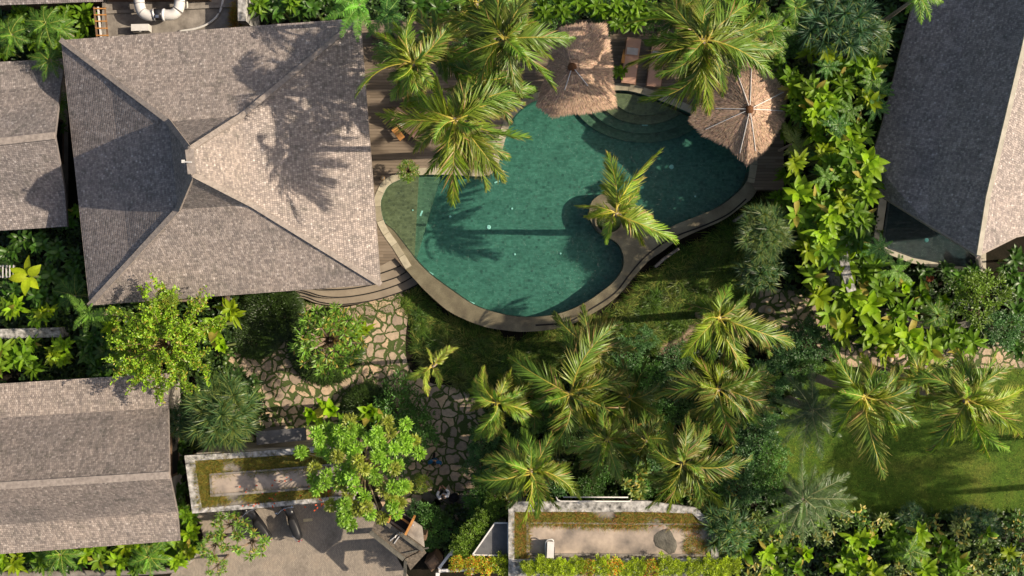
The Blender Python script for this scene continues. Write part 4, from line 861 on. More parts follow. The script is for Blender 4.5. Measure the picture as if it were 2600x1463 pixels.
boulder(510, 768, .35, G + .4, 'rock', 'brown round stone at the pavilion eave beside the leafy tree', 15, 1.2); boulder(1178, 1268, .42, G, 'grey_rock', 'flat dark stepping stone nearest the gatehouse', 16, .2)
b = MB(); b.tube([P(575, 745, G), P(572, 770, 0.3), P(566, 800, .9)], [.2, .17, .13], 9); tag(b.build('leaning_log', M['bark'], smooth=True), 'brown leaning log between the pavilion eave and the banana plant', 'log')
t = thing('terracotta_pot', 'orange terracotta pot among dark leaves below the plunge pool', 'pot', tuple(P(2338, 705, G))); b = MB(); b.lathe((0, 0, .9), [(.13, 0), (.2, .3), (.22, .34), (.19, .34), (.15, .28)], 14); b.build('bowl', M['terracotta'], t, smooth=True); b = MB(); b.box((0, 0, .45), (.3, .3, .9)); b.build('plinth', M['grey_rock'], t)
b = MB(); b.beam(P(1560, 1098, 3.5), P(1640, 1073, 3.8), .07, .07); b.tube([P(1640, 1073, 3.8), P(1660, 1060, G)], .05, 6); tag(b.build('bamboo_pole', M['door_wood']), 'thin reddish bamboo pole leaning among the palms in the lower garden', 'pole')
# stone slabs near the gatehouse
for i, (x, y, a) in enumerate(((1132, 1262, 35), (1120, 1290, 38), (1097, 1268, 36), (1080, 1300, 40))):
    b = MB(); b.box(P(x, y, G + .06), (.95, .42, .12), R(-a)); tag(b.build('stone_slab', M['grey_rock']), ('flat stone step nearest the white shirted person', 'flat stone step second from the white shirted person', 'flat stone step next to the tree crown and gatehouse', 'flat stone step touching the gatehouse doors')[i], 'stone step', 'flat stone steps by the gatehouse')

# ------------------------------------------------------------------ scooters
def scooter(px, py, rz, label):
    t = thing('scooter', label, 'scooter', tuple(P(px, py, G + .02)), rz, 'scooters parked below the planted roof')
    for x in (-.62, .62):
        b = MB(); ring = []; nn = 20; mm = 8
        for i in range(nn):
            a = 2 * math.pi * i / nn
            for j in range(mm): q = 2 * math.pi * j / mm; rr = .22 + .055 * math.cos(q); ring.append((x + rr * math.cos(a), .05 * math.sin(q), .28 + rr * math.sin(a)))
        b.add(ring, [(i * mm + j, ((i + 1) % nn) * mm + j, ((i + 1) % nn) * mm + (j + 1) % mm, i * mm + (j + 1) % mm) for i in range(nn) for j in range(mm)])
        wv = b.build('wheel', M['rubber'], t, smooth=True); b = MB(); b.tube([(x, -.03, .28), (x, .03, .28)], .17, 14); b.build('rim', M['chrome'], wv)
    def loft(secs, n=12):
        b = MB(); vs = []
        for x, z, w_, h_ in secs:
            for k in range(n): q = 2 * math.pi * k / n; vs.append((x, w_ * math.cos(q), z + h_ * math.sin(q)))
        m = len(secs); b.add(vs, [(i * n + k, i * n + (k + 1) % n, (i + 1) * n + (k + 1) % n, (i + 1) * n + k) for i in range(m - 1) for k in range(n)] + [tuple(range(n - 1, -1, -1)), tuple(range((m - 1) * n, m * n))]); return b
    loft([(-.88, .66, .04, .05), (-.75, .62, .13, .14), (-.45, .55, .19, .2), (-.1, .5, .2, .2), (.12, .36, .17, .1), (.35, .36, .17, .1), (.5, .55, .2, .22), (.66, .75, .15, .2), (.78, .82, .06, .1)]).build('body', M['black_plastic'], t, smooth=True)
    loft([(-.82, .80, .07, .03), (-.6, .80, .15, .06), (-.3, .77, .16, .06), (-.05, .76, .14, .06), (.1, .73, .08, .04)]).build('seat', M['black_seat'], t, smooth=True)
    b = MB(); b.tube([(-.88, -.09, .8), (-.95, 0, .82), (-.88, .09, .8), (-.6, .17, .78)], .016, 6); b.build('grab_rail', M['chrome'], t)
    hb = MB(); hb.tube([(.42, -.36, .98), (.52, -.16, 1.02), (.54, 0, 1.0), (.52, .16, 1.02), (.42, .36, .98)], .018, 8); h = hb.build('handlebar', M['chrome'], t)
    for s_ in (-1, 1):
        b = MB(); b.tube([(.43, s_ * .27, .98), (.40, s_ * .37, .98)], .024, 8); b.build('grip', M['rubber'], h)
        b = MB(); b.tube([(.5, s_ * .2, 1.0), (.5, s_ * .3, 1.16)], .008, 5); b.lathe((.5, s_ * .32, 1.16), [(.05, -.01), (.06, 0), (.05, .012)], 10, .5, 1); b.build('mirror', M['chrome'], h)
    b = MB(); b.lathe((.62, 0, .95), [(.12, -.08), (.13, 0), (.09, .06), (.03, .08)], 12); b.build('cowl', M['black_plastic'], t, smooth=True)
    b = MB(); b.box((.76, 0, .92), (.04, .16, .09)); b.build('headlight', M['glass_lens'], t)
    b = MB(); b.box((-.92, 0, .66), (.04, .18, .07)); b.build('tail_light', M['red_lens'], t)
    b = MB(); b.beam((.6, 0, .3), (.52, 0, .95), .07, .07); b.build('fork', M['grey_metal'], t)
    t.scale = (1.15, 1.2, 1.15)
    return t
s1 = scooter(746, 1312, R(113), 'black scooter with chrome rail nosing under the planted roof, the right one'); s2 = scooter(658, 1318, R(128), 'black scooter in the shade beside the frangipani, the left one')

# ------------------------------------------------------------------ people
def person(px, py, rz, shirt, label, pose, backpack=False, hairm='hair'):
    t = thing('person', label, 'person', tuple(P(px, py, G + .02)), rz, None)
    # joints: x right, y forward, z up
    J = dict(pel=(0, 0, .95, .125, .10), sp=(0, .0, 1.12, .125, .095), ch=(0, .01, 1.32, .165, .105), nk=(0, .02, 1.47, .06, .055), nk2=(0, .035, 1.52, .055, .055))
    E = [('pel', 'sp'), ('sp', 'ch'), ('ch', 'nk'), ('nk', 'nk2')]
    for s_, n in ((-1, 'l'), (1, 'r')):
        J['sh' + n] = (s_ * .19, .0, 1.40, .06, .06); J['el' + n] = pose['el' + n] + (.045, .045); J['wr' + n] = pose['wr' + n] + (.03, .03)
        J['hip' + n] = (s_ * .09, 0, .90, .09, .09); J['kn' + n] = (s_ * .10, pose['k' + n], .50, .06, .06); J['an' + n] = (s_ * .10, pose['a' + n], .08, .04, .04); J['to' + n] = (s_ * .11, pose['a' + n] + .17, .035, .035, .03)
        E += [('ch', 'sh' + n), ('sh' + n, 'el' + n), ('el' + n, 'wr' + n), ('pel', 'hip' + n), ('hip' + n, 'kn' + n), ('kn' + n, 'an' + n), ('an' + n, 'to' + n)]
        w0 = np.array(pose['wr' + n]); e0 = np.array(pose['el' + n]); d = (w0 - e0) / np.linalg.norm(w0 - e0); sd_ = np.cross(d, [0, 0, 1]); sd_ /= np.linalg.norm(sd_)
        pm = w0 + d * .07; J['pm' + n] = tuple(pm) + (.032, .018); E.append(('wr' + n, 'pm' + n))
        for f, (o_, l_) in enumerate(((-.03, .07), (-.01, .085), (.01, .08), (.03, .065))):
            a = pm + d * .03 + sd_ * o_; J[f'f{f}{n}'] = tuple(a + d * l_ * .5 - [0, 0, .008]) + (.008, .008); J[f'g{f}{n}'] = tuple(a + d * l_ * .85 - [0, 0, .03]) + (.007, .007)
            E += [('pm' + n, f'f{f}{n}'), (f'f{f}{n}', f'g{f}{n}')]
        tb = pm - sd_ * .045 * s_; J['t' + n] = tuple(tb) + (.010, .010); J['u' + n] = tuple(tb + d * .035) + (.008, .008); E += [('wr' + n, 't' + n), ('t' + n, 'u' + n)]
    def skin(names, name, mat, grow=0.0, sub=2):
        idx = {k: i for i, k in enumerate(names)}; me = bpy.data.meshes.new(name)
        me.from_pydata([J[k][:3] for k in names], [(idx[a], idx[c]) for a, c in E if a in idx and c in idx], []); me.materials.append(M[mat])
        o = bpy.data.objects.new(name, me); COL.objects.link(o); o.parent = t
        md = o.modifiers.new('skin', 'SKIN'); me.skin_vertices.new() if not me.skin_vertices else None
        for k, i in idx.items(): me.skin_vertices[0].data[i].radius = (J[k][3] + grow, J[k][4] + grow)
        me.skin_vertices[0].data[0].use_root = True; o.modifiers.new('sub', 'SUBSURF').levels = sub; o.modifiers['sub'].render_levels = sub; return o
    body = skin(list(J), 'body', 'skin')
    J['sl'] = J['sr'] = None
    for n in 'lr':
        a = np.array(J['el' + n][:3]); e = np.array(J['wr' + n][:3]); J['cf' + n] = tuple(a + (e - a) * .72) + (.036, .036); E.append(('el' + n, 'cf' + n))
    J.pop('sl'); J.pop('sr', None)
    J['hem'] = (0, 0, .90, .135, .11); E.append(('pel', 'hem'))
    skin(['pel', 'hem', 'sp', 'ch', 'shl', 'shr', 'ell', 'elr', 'cfl', 'cfr'], 'shirt', shirt, .024)
    skin(['pel', 'hipl', 'hipr', 'knl', 'knr', 'anl', 'anr'], 'trousers', 'dark_cloth', .016)
    hd = MB(); c = np.array([0, .05, 1.64]); rws = []
    prof = [(-.115, .045), (-.09, .065), (-.05, .076), (0, .082), (.04, .083), (.08, .072), (.105, .045), (.118, .01)]
    vs = []
    for z, r in prof:
        for k in range(16): a = 2 * math.pi * k / 16; ff = 1.18 + (.06 if z < -.02 else 0) * max(0, math.sin(a)); vs.append((c[0] + r * .95 * math.cos(a), c[1] + r * ff * math.sin(a) + (.012 if z < 0 else 0), c[2] + z))
    hd.add(vs, [(i * 16 + k, i * 16 + (k + 1) % 16, (i + 1) * 16 + (k + 1) % 16, (i + 1) * 16 + k) for i in range(7) for k in range(16)] + [tuple(range(15, -1, -1)), tuple(range(112, 128))])
    hd.lathe(c + [0, .105, -.02], [(.018, -.03), (.016, 0), (.008, .035)], 8)                      # nose
    for s_ in (-1, 1): hd.lathe(c + [s_ * .083, -.005, -.01], [(.008, -.03), (.014, 0), (.008, .03)], 8, .7, 1.3)
    h = hd.build('head', M['skin'], t, smooth=True)
    for s_ in (-1, 1): b = MB(); b.box(c + [s_ * .032, .094, .012], (.022, .01, .01)); b.build('eye', M['dark'], h)
    b = MB(); b.box(c + [0, .098, -.062], (.045, .008, .008)); b.build('mouth', M['terracotta'], h)
    b = MB(); vs = []; hp = [(-.05, .088), (0, .092), (.04, .093), (.085, .082), (.115, .052), (.13, .012)]
    for z, r in hp:
        for k in range(16): a = 2 * math.pi * k / 16; back = min(1, max(0, (.55 - math.sin(a)))); vs.append((c[0] + r * math.cos(a), c[1] - .012 + r * 1.15 * math.sin(a) * (1 if z > .03 else .92), c[2] + z + (.0 if z > .03 else (1 - back) * .07)))
    b.add(vs, [(i * 16 + k, i * 16 + (k + 1) % 16, (i + 1) * 16 + (k + 1) % 16, (i + 1) * 16 + k) for i in range(5) for k in range(16)] + [tuple(range(15, -1, -1)), tuple(range(80, 96))]); b.build('hair', M[hairm], h, smooth=True)
    return t
person(1130, 1250, R(14), 'white_cloth', 'person in a white shirt with both arms reaching forward on the shaded path', dict(ell=(-.27, .13, 1.16), elr=(.27, .13, 1.16), wrl=(-.12, .36, 1.12), wrr=(.12, .36, 1.12), kl=.05, kr=-.02, al=.12, ar=-.16))
bp = thing('backpack', 'black bag beside the person in the white shirt', 'bag', tuple(P(1153, 1262, G + .02)), R(20)); b = MB()
b.lathe((0, 0, 0), [(.18, 0), (.24, .06), (.26, .3), (.22, .5), (.12, .58), (.03, .6)], 14, 1, .8); b.build('sack', M['dark_cloth'], bp, smooth=True); b = MB(); b.tube([(-.1, 0, .57), (-.06, 0, .68), (.06, 0, .68), (.1, 0, .57)], .02, 6); b.build('handle', M['dark_cloth'], bp)
person(1108, 1163, R(176), 'blue_cloth', 'person in a blue shirt walking on the stone path beside the hedge', dict(ell=(-.27, .02, 1.14), elr=(.27, .04, 1.14), wrl=(-.25, .2, .98), wrr=(.24, .22, 1.0), kl=.14, kr=-.04, al=.22, ar=-.24))

#PLANTS
# ------------------------------------------------------------------ palms
def crown_mesh(c0, tips, rs, kind, drop, young=3, tint=(1, 1, 1)):
    lb = LB(); c0 = np.asarray(c0, float)
    for i, (tx, ty, dz) in enumerate(tips):
        t = P(tx, ty, c0[2] - dz); st = c0 + np.append(rs.normal(0, .05, 2), -.02 * i)
        lb.frond(st, t, rs, kind, tint)
    return lb
def palm(name, px, py, h, tips, label, kind='coco', seed=0, group=None, lean=(0, 0), tr=.14, cat='palm tree', drop=None, young=4, extra=0, tint=(1, 1, 1), coco=False):
    rs = np.random.RandomState(seed + 100); c0 = P(px, py, h)
    base = np.array([c0[0] + lean[0], c0[1] + lean[1], G]); t = thing(name, label, cat, tuple(base), 0, group)
    rad = np.mean([math.hypot(x - px, y - py) for x, y in tips]) * S * (H - h) / H
    T = []
    if extra:
        a0 = rs.uniform(0, 6.28)
        for i in range(extra):
            a = a0 + 2 * math.pi * i / extra + rs.normal(0, .25); r = rs.uniform(.55, .95) * rad / (S * (H - h) / H)
            T.append((px + r * math.cos(a), py + r * math.sin(a), rad * rs.uniform(.55, .95)))
    for x, y in tips:
        l = math.hypot(x - px, y - py) * S * (H - h) / H
        T.append((x, y, rs.uniform(.10, .5) * rad * (1.25 if l < rad else .7)))
    lb = crown_mesh(c0, T, rs, kind, drop, tint=tint)
    for i in range(young):
        a = rs.uniform(0, 6.28); l = rad * rs.uniform(.35, .6)
        lb.frond(c0, c0 + [l * math.cos(a), l * math.sin(a), rad * rs.uniform(.1, .4)], rs, kind, (tint[0] * 1.25, tint[1] * 1.35, tint[2]))
    lb.shift(base); lb.build('crown', t)
    b = MB(base); ctrl = [base, base * .7 + np.array([c0[0], c0[1], h]) * .3 + [lean[0] * .1, lean[1] * .1, 0], c0 * .6 + base * .4, c0 + [0, 0, -.05]]
    pts = smooth_path(ctrl, False, 5); b.tube(pts, list(np.linspace(tr * 1.5, tr * .8, len(pts)))); b.build('trunk', M['pale_bark'], t, smooth=True)
    if coco:
        for i in range(coco):
            a = rs.uniform(0, 6.28); b = MB(base); b.lathe(c0 + [.22 * math.cos(a), .22 * math.sin(a), -.32], [(.03, 0), (.09, .05), (.11, .12), (.08, .2), (.02, .24)], 8); b.build('coconut', M['green_stem'], t, smooth=True)
    return t
CG = 'coconut palms around the pool and lower garden'
PALMS = [
 (1048, 160, 9.5, [(1052, 28), (955, 85), (948, 125), (905, 243), (985, 200), (1114, 236), (1030, 268), (1135, 110), (1150, 45), (1000, 60), (1080, 262), (1010, 240)], 'coconut palm with a drooping frond over the pavilion roof edge, left of the pool'),
 (1280, 97, 10.2, [(1278, -45), (1370, -30), (1453, 98), (1408, 226), (1320, 242), (1225, 250), (1140, 155), (1118, 52), (1235, -30), (1345, 5), (1370, 60), (1180, -10), (1400, 150)], 'coconut palm between the top edge and the left umbrella, tallest crown there'),
 (1155, 305, 10.0, [(962, 290), (1052, 385), (1150, 515), (1235, 478), (1278, 455), (1345, 350), (1325, 262), (1352, 225), (1105, 195), (1172, 205), (1235, 190), (1030, 245), (1080, 440), (1190, 455), (1290, 400)], 'coconut palm hanging over the inner corner of the pool coping'),
 (1788, 103, 9.5, [(1690, -15), (1810, -25), (1905, 7), (1930, 60), (1925, 128), (1958, 190), (1835, 240), (1800, 286), (1765, 280), (1630, 255), (1595, 160), (1640, 105), (1585, 65), (1700, 40), (1670, 190), (1870, 200)], 'coconut palm between the two thatched umbrellas'),
 (1825, 808, 6.5, [(1853, 721), (1900, 748), (1770, 760), (1735, 905), (1808, 925), (1865, 945), (1905, 945), (2010, 872), (1955, 900), (1750, 870), (1780, 795), (1930, 830), (1840, 900)], 'coconut palm with yellow fronds over the large flat rock'),
 (1446, 1001, 4.2, [(1357, 982), (1296, 910), (1435, 850), (1571, 820), (1590, 950), (1610, 975), (1515, 1070), (1400, 1145), (1365, 1165), (1620, 1100), (1425, 1070), (1510, 1190), (1340, 1040), (1500, 900)], 'coconut palm with a golden heart below the southern curve of the pool'),
 (1262, 1024, 3.6, [(1205, 1118), (1340, 1088), (1370, 1058), (1228, 932), (1298, 938), (1350, 965), (1195, 1045), (1290, 1105), (1190, 990), (1240, 1120)], 'coconut palm beside the stone path, left of the palm with the golden heart'),
 (1346, 1197, 5.2, [(1284, 1097), (1205, 1215), (1316, 1338), (1362, 1315), (1470, 1265), (1447, 1178), (1250, 1250), (1400, 1100), (1290, 1290), (1325, 1090), (1225, 1170), (1420, 1290)], 'coconut palm overlapping the upper left corner of the long flat roof'),
 (1543, 1117, 5.2, [(1478, 1055), (1509, 1224), (1575, 1224), (1638, 1172), (1640, 1128), (1440, 1150), (1530, 1025), (1475, 1190), (1592, 1055), (1620, 1200)], 'coconut palm with dark hanging fronds in the middle of the lower garden'),
 (1735, 1177, 7.5, [(1905, 1165), (1633, 1097), (1628, 1210), (1640, 1290), (1775, 1287), (1835, 1285), (1748, 1050), (1862, 1130), (1650, 1160), (1700, 1075), (1695, 1300), (1870, 1215), (1800, 1080)], 'coconut palm above the right half of the long flat roof'),
 (1824, 988, 6.4, [(1671, 1008), (1862, 1142), (1918, 1072), (1962, 1040), (1976, 958), (1740, 885), (1765, 920), (1780, 1065), (1940, 930), (1700, 950), (1855, 895), (1892, 1085), (1830, 1110)], 'coconut palm directly below the flat rocks in the lower garden'),
 (2197, 1008, 8.5, [(2120, 1107), (2245, 1207), (2280, 1115), (2300, 1080), (2357, 1035), (2118, 882), (2112, 990), (2190, 900), (2290, 930), (2335, 965), (2150, 930), (2200, 1130), (2330, 1080)], 'coconut palm at the upper left corner of the lawn'),
 (2455, 1018, 8.5, [(2328, 1016), (2362, 1146), (2415, 1130), (2514, 1164), (2592, 1108), (2596, 985), (2428, 892), (2530, 890), (2310, 965), (2570, 930), (2370, 930), (2590, 1055), (2560, 1140), (2400, 1090), (2345, 1060)], 'coconut palm at the right edge over the lawn'),
]
for i, (x, y, h, tips, lab) in enumerate(PALMS):
    palm('coconut_palm', x, y, h, tips, lab, 'coco', i, CG, lean=(.25 * ((i * 7) % 5 - 2), .2 * ((i * 3) % 5 - 2)), extra=(3 if i == 2 else 5) if y < 500 else 5, young=3, coco=3)
palm('coconut_palm', 1565, 541, 5.2, [(1543, 390), (1678, 380), (1462, 522), (1484, 550), (1540, 618), (1636, 622), (1718, 612), (1622, 478), (1660, 560), (1525, 470)], 'small bright coconut palm growing from the round planter in the pool', 'coco', 40, CG, lean=(-.1, -.5), young=1, tr=.12, tint=(1.25, 1.15, 1))
palm('coconut_palm', 1100, 930, 5.0, [(1160, 884), (1140, 880), (1082, 884), (1033, 960), (1086, 1004), (1115, 985), (1060, 945)], 'sparse young palm with few yellow fronds between the path and long grass', 'coco', 41, CG, young=0, tr=.08, tint=(2.0, 1.5, 1.6))
palm('coconut_palm', 2100, 1218, 0, [(0, 0)], 'x') if False else None
t = palm('coconut_palm', 3225, 1160, 9.0, [(3225 + 190 * math.cos(a), 1160 + 190 * math.sin(a)) for a in np.linspace(0, 5.9, 13)], 'coconut palm standing outside the frame to the right of the lawn', 'coco', 42, CG, lean=(.2, .1), young=1)
t = palm('coconut_palm', 3290, 1310, 9.0, [(3290 + 180 * math.cos(a), 1310 + 180 * math.sin(a)) for a in np.linspace(0.2, 6.0, 12)], 'second coconut palm outside the frame, nearer the lower right garden', 'coco', 43, CG, lean=(-.3, .1), young=1)
rs = np.random.RandomState(3)
for (x, y, h, r, l, tn) in ((1118, 120, 7.0, 125, 'dark green coconut palm crowded between the two palms above the left deck', (.75, .9, 1)), (1228, 205, 7.4, 120, 'dark green coconut palm behind the palm over the coping corner', (.75, .9, 1)), (1210, 10, 7.0, 120, 'coconut palm at the top edge left of the tallest crown', (.8, .95, 1)), (1720, 30, 7.0, 105, 'coconut palm behind the two right loungers at the top edge', (.8, .95, 1)), (1880, 90, 7.2, 110, 'coconut palm above the white ribbed umbrella at the top', (.8, .95, 1)), (1500, 880, 3.6, 120, 'dull olive palm right under the southern pool ledge', (.9, .8, 1)), (1600, 1010, 3.2, 100, 'dark low coconut palm between the golden hearted palm and the middle one', (.6, .65, .9)), (1640, 1120, 5.0, 105, 'coconut palm squeezed between two palms above the long roof', (.9, .9, 1)), (1330, 1010, 2.8, 90, 'low coconut palm right of the palm beside the stone path', (.8, .8, .9)), (2330, 960, 5.5, 110, 'low coconut palm between the two lawn palms', (.8, .8, .9)), (1900, 1000, 4.5, 95, 'low dark coconut palm right of the palm below the flat rocks', (.6, .65, .8))):
    a0 = rs.rand() * 6; palm('coconut_palm', x, y, h, [(x + r * rs.uniform(.7, 1.1) * math.cos(a0 + k * .63), y + r * rs.uniform(.7, 1.1) * math.sin(a0 + k * .63)) for k in range(10)], l, 'coco', int(x) % 97 + 200, CG, young=1, tr=.1, tint=tn)
palm('silver_palm', 2040, 1273, 3.6, [(1925, 1328), (1955, 1262), (1985, 1215), (2175, 1268), (2158, 1203), (2115, 1190), (2035, 1170), (1985, 1388), (2038, 1390), (2110, 1350), (2165, 1312), (2080, 1378), (1945, 1360), (2000, 1200), (2070, 1180), (2150, 1240)], 'grey green feathery palm at the lower left corner of the lawn', 'silver', 44, 'grey green feathery palms', young=2, extra=8, tr=.16)
palm('silver_palm', 2062, 1040, 4.2, [(1945, 1088), (2085, 1165), (2035, 1170), (2120, 1000), (1995, 950), (2060, 930), (2160, 1060), (1960, 1010), (2135, 1110), (1985, 1130)], 'greyish feathery palm above the lawn, left of the coconut palm', 'silver', 45, 'grey green feathery palms', young=1, extra=6, tr=.16, tint=(.8, .8, .9))
palm('tree_fern', 912, 15, 6.2, [(830, -8), (826, 48), (865, 95), (908, 106), (957, 92), (880, 70), (950, -40), (865, -40), (940, 60), (845, 20)], 'bright green tree fern overlapping the top right corner of the pavilion roof', 'fern', 46, 'tree ferns at the top edge', young=2, tint=(1.5, 1.3, 1.2), cat='tree fern', tr=.12)
palm('tree_fern', 985, 35, 5.4, [(1040, 60), (1018, -10), (985, 105), (930, 95), (1000, -40), (945, 20), (1030, 95), (960, -20)], 'darker tree fern between the bright tree fern and the leftmost palm', 'fern', 47, 'tree ferns at the top edge', young=1, tint=(.8, .75, 1), cat='tree fern', tr=.12)
palm('feather_palm', 1955, 78, 6.0, [(1990, 158), (1903, 102), (1940, 8), (2025, 78), (1985, 25), (1925, 50), (2000, 120), (1950, 150)], 'short green feather palm at the top, right of the pool palms', 'areca', 48, 'green feather palms in the beds', young=2, tr=.08)
palm('feather_palm', 2330, -8, 7.6, [(2362, 52), (2395, 5), (2300, 35), (2285, 0), (2340, 60), (2320, -70), (2380, -40)], 'feather palm hanging over the top edge of the dark villa roof', 'areca', 49, 'green feather palms in the beds', young=1, tr=.08)
palm('feather_palm', 2012, 365, 2.8, [(1985, 308), (2030, 308), (2085, 385), (2060, 405), (2035, 422), (1990, 340), (2070, 350), (1990, 395), (2015, 420)], 'small dry feather palm right of the white ribbed umbrella', 'areca', 50, 'green feather palms in the beds', young=1, tr=.06, tint=(2.0, 1.2, 3))
for i, (x, y, h, r, l) in enumerate([(115, 60, 3.0, 62, 'feather palm in the top left bed nearest the north west roof strip'), (30, 88, 2.6, 60, 'feather palm in the top left corner at the picture edge'), (155, 75, 2.6, 50, 'feather palm in the top left bed nearest the service roof'), (128, 150, 2.2, 55, 'dark feather palm by the top left corner of the pavilion roof'), (150, 262, 1.8, 48, 'shaded feather palm in the gap between west villa and pavilion'), (188, 752, 1.5, 55, 'dark feather palm left of the lower pavilion corner'), (1090, 1240, 0.9, 1, ''), (183, 1335, 2.4, 48, 'feather palm overlapping the south west villa roof at its lower edge'), (2020, 20, 6.0, 60, 'yellow green feather palm at the top edge beside the spiky tree'), (152, 1408, 1.4, 62, 'feather palm in the bottom bed nearest the left corner'), (378, 1415, 1.4, 55, 'feather palm in the bottom bed below the villa roof corner'), (2383, 800, 1.8, 55, 'fine feather palm above the right hand path under the round shrub'), (412, 1362, 1.9, 40, 'small feather palm touching the lower eave of the south west villa'), (2310, 1405, 1.3, 45, 'feather palm in the lower right bed among broad leaves')]):
    if not l: continue
    rs = np.random.RandomState(i + 900); a0 = rs.rand() * 6
    palm('feather_palm', x, y, h, [(x + r * rs.uniform(.8, 1.1) * math.cos(a0 + k * .7), y + r * rs.uniform(.8, 1.1) * math.sin(a0 + k * .7)) for k in range(9)], l, 'areca', 60 + i, 'green feather palms in the beds', young=2, tr=.05, cat='palm', tint=(.75, .78, 1))
palm('cycad', 226, 800, 3.2, [(186, 838), (318, 783), (170, 750), (205, 760), (260, 835), (290, 810), (200, 800), (235, 770), (215, 850)], 'bright cycad with comb like fronds at the lower left corner of the pavilion', 'fern', 80, None, young=1, tint=(1.7, 1.25, 1), cat='cycad', tr=.1)

# ------------------------------------------------------------------ plant prototypes of unit radius
def proto_obj(mesh): return mesh
def rosette(rs, n, L, W, col, el=(10, 65), droop=.35, c=(0, 0, 0), nseg=4, fold=.3, lb=None, var=.25, prof='lance', yel=0.0, inner=.06):
    lb = lb or LB(); a = np.arange(n) * 2.4 + rs.normal(0, .3, n); e = np.radians(rs.uniform(el[0], el[1], n)); d = np.stack([np.cos(a) * np.cos(e), np.sin(a) * np.cos(e), np.sin(e)], 1)
    base = np.array(c) + d * [inner, inner, 0]
    cl = np.array(col) * rs.uniform(1 - var, 1 + var, (n, 1)) * (1 + rs.uniform(-.06, .06, (n, 3)))
    if yel: k = rs.rand(n) < yel; cl[k] = np.array([.36, .30, .06]) * rs.uniform(.7, 1.1, (k.sum(), 1))
    lb.leaves(base, d, L * rs.uniform(.65, 1.1, n), W * rs.uniform(.8, 1.15, n), droop * rs.uniform(.4, 1.5, n), cl, nseg, fold, prof, rs.normal(0, .25, n)); return lb
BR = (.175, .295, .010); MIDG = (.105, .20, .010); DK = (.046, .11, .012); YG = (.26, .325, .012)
def v_ginger(seed, col, W=.25, stems=3, n=9, yel=.02):
    rs = np.random.RandomState(seed); lb = LB()
    for s_ in range(stems):
        r = .32 if s_ else 0; a = rs.uniform(0, 6.28); rosette(rs, n, .88, W, col, (0, 58), .34, (r * math.cos(a), r * math.sin(a), rs.uniform(-.35, .15)), 4, .3, lb, yel=yel)
    return lb
def v_star(seed, col): rs = np.random.RandomState(seed); return rosette(rs, 6, 1.0, .42, col, (8, 35), .35, nseg=6, fold=.25, yel=.1)
def v_banana(seed, col):
    rs = np.random.RandomState(seed); lb = LB(); rosette(rs, 9, 1.0, .30, col, (25, 75), .45, nseg=6, fold=.35, lb=lb, yel=.15); rosette(rs, 6, .55, .2, col, (10, 60), .3, (.25, .2, -.4), lb=lb); return lb
def v_spiky(seed, col, heads=22, bl=.42, n=44, w=.026, light=.3):
    rs = np.random.RandomState(seed); lb = LB()
    for k in range(heads):
        a = k * 2.4; r = .66 * math.sqrt((k + .3) / heads); c = np.array([r * math.cos(a), r * math.sin(a), .55 * (1 - (r / .8) ** 2) + rs.normal(0, .06)])
        ax = np.array([c[0] * .9, c[1] * .9, .75]); ax /= np.linalg.norm(ax)
        d = rs.normal(0, 1, (n, 3)); d /= np.linalg.norm(d, axis=1, keepdims=True); d = d + ax * .75; f = rs.uniform(.7, 1.35)
        cl = np.array(col) * f * rs.uniform(.7, 1.3, (n, 1)); kk = rs.rand(n) < light; cl[kk] = np.array([.19, .24, .06]) * rs.uniform(.7, 1.2, (kk.sum(), 1))
        lb.leaves(np.repeat(c[None], n, 0), d, bl * rs.uniform(.6, 1.15, n), w, rs.uniform(.1, .6, n), cl, 3, 0, 'grass')
    return lb
def v_shrub(seed, col, clusters=70, per=26, ls=.085, flat=.65, col2=None, twig=True, rad=.16, hollow=.35, w=.5):
    rs = np.random.RandomState(seed); lb = LB()
    d = rs.normal(0, 1, (clusters, 3)); d[:, 2] = np.abs(d[:, 2]); d /= np.linalg.norm(d, axis=1, keepdims=True)
    r = rs.uniform(hollow, 1, clusters) ** .6 * (1 + .16 * np.sin(3 * np.arctan2(d[:, 1], d[:, 0]) + seed) + .1 * np.sin(5 * np.arctan2(d[:, 1], d[:, 0])))
    C = d * r[:, None] * .88; C[:, 2] *= flat
    b = np.repeat(C, per, 0); n = len(b); o = rs.normal(0, 1, (n, 3)); o /= np.linalg.norm(o, axis=1, keepdims=True); o = o * [1, 1, .7]
    base = b + o * rad * rs.uniform(.1, 1, (n, 1)); dd = o + np.repeat(d, per, 0) * .5 + rs.normal(0, .35, (n, 3)); dd[:, 2] *= .6
    f = np.repeat(rs.uniform(.6, 1.3, clusters), per)[:, None] * rs.uniform(.75, 1.3, (n, 1)); cl = np.array(col) * f
    if col2 is not None: k = rs.rand(n) < .25; cl[k] = np.array(col2) * rs.uniform(.7, 1.2, (k.sum(), 1))
    lb.leaves(base, dd, ls * rs.uniform(.7, 1.4, n), ls * w * rs.uniform(.8, 1.2, n), .1, cl, 2, .25, 'lance', rs.normal(0, .6, n))
    if twig:
        for c in C[::3]: lb.strip([[0, 0, -.3], c * .5 + [0, 0, -.05], c], [.03, .018, .008], (.16, .11, .06))
    return lb
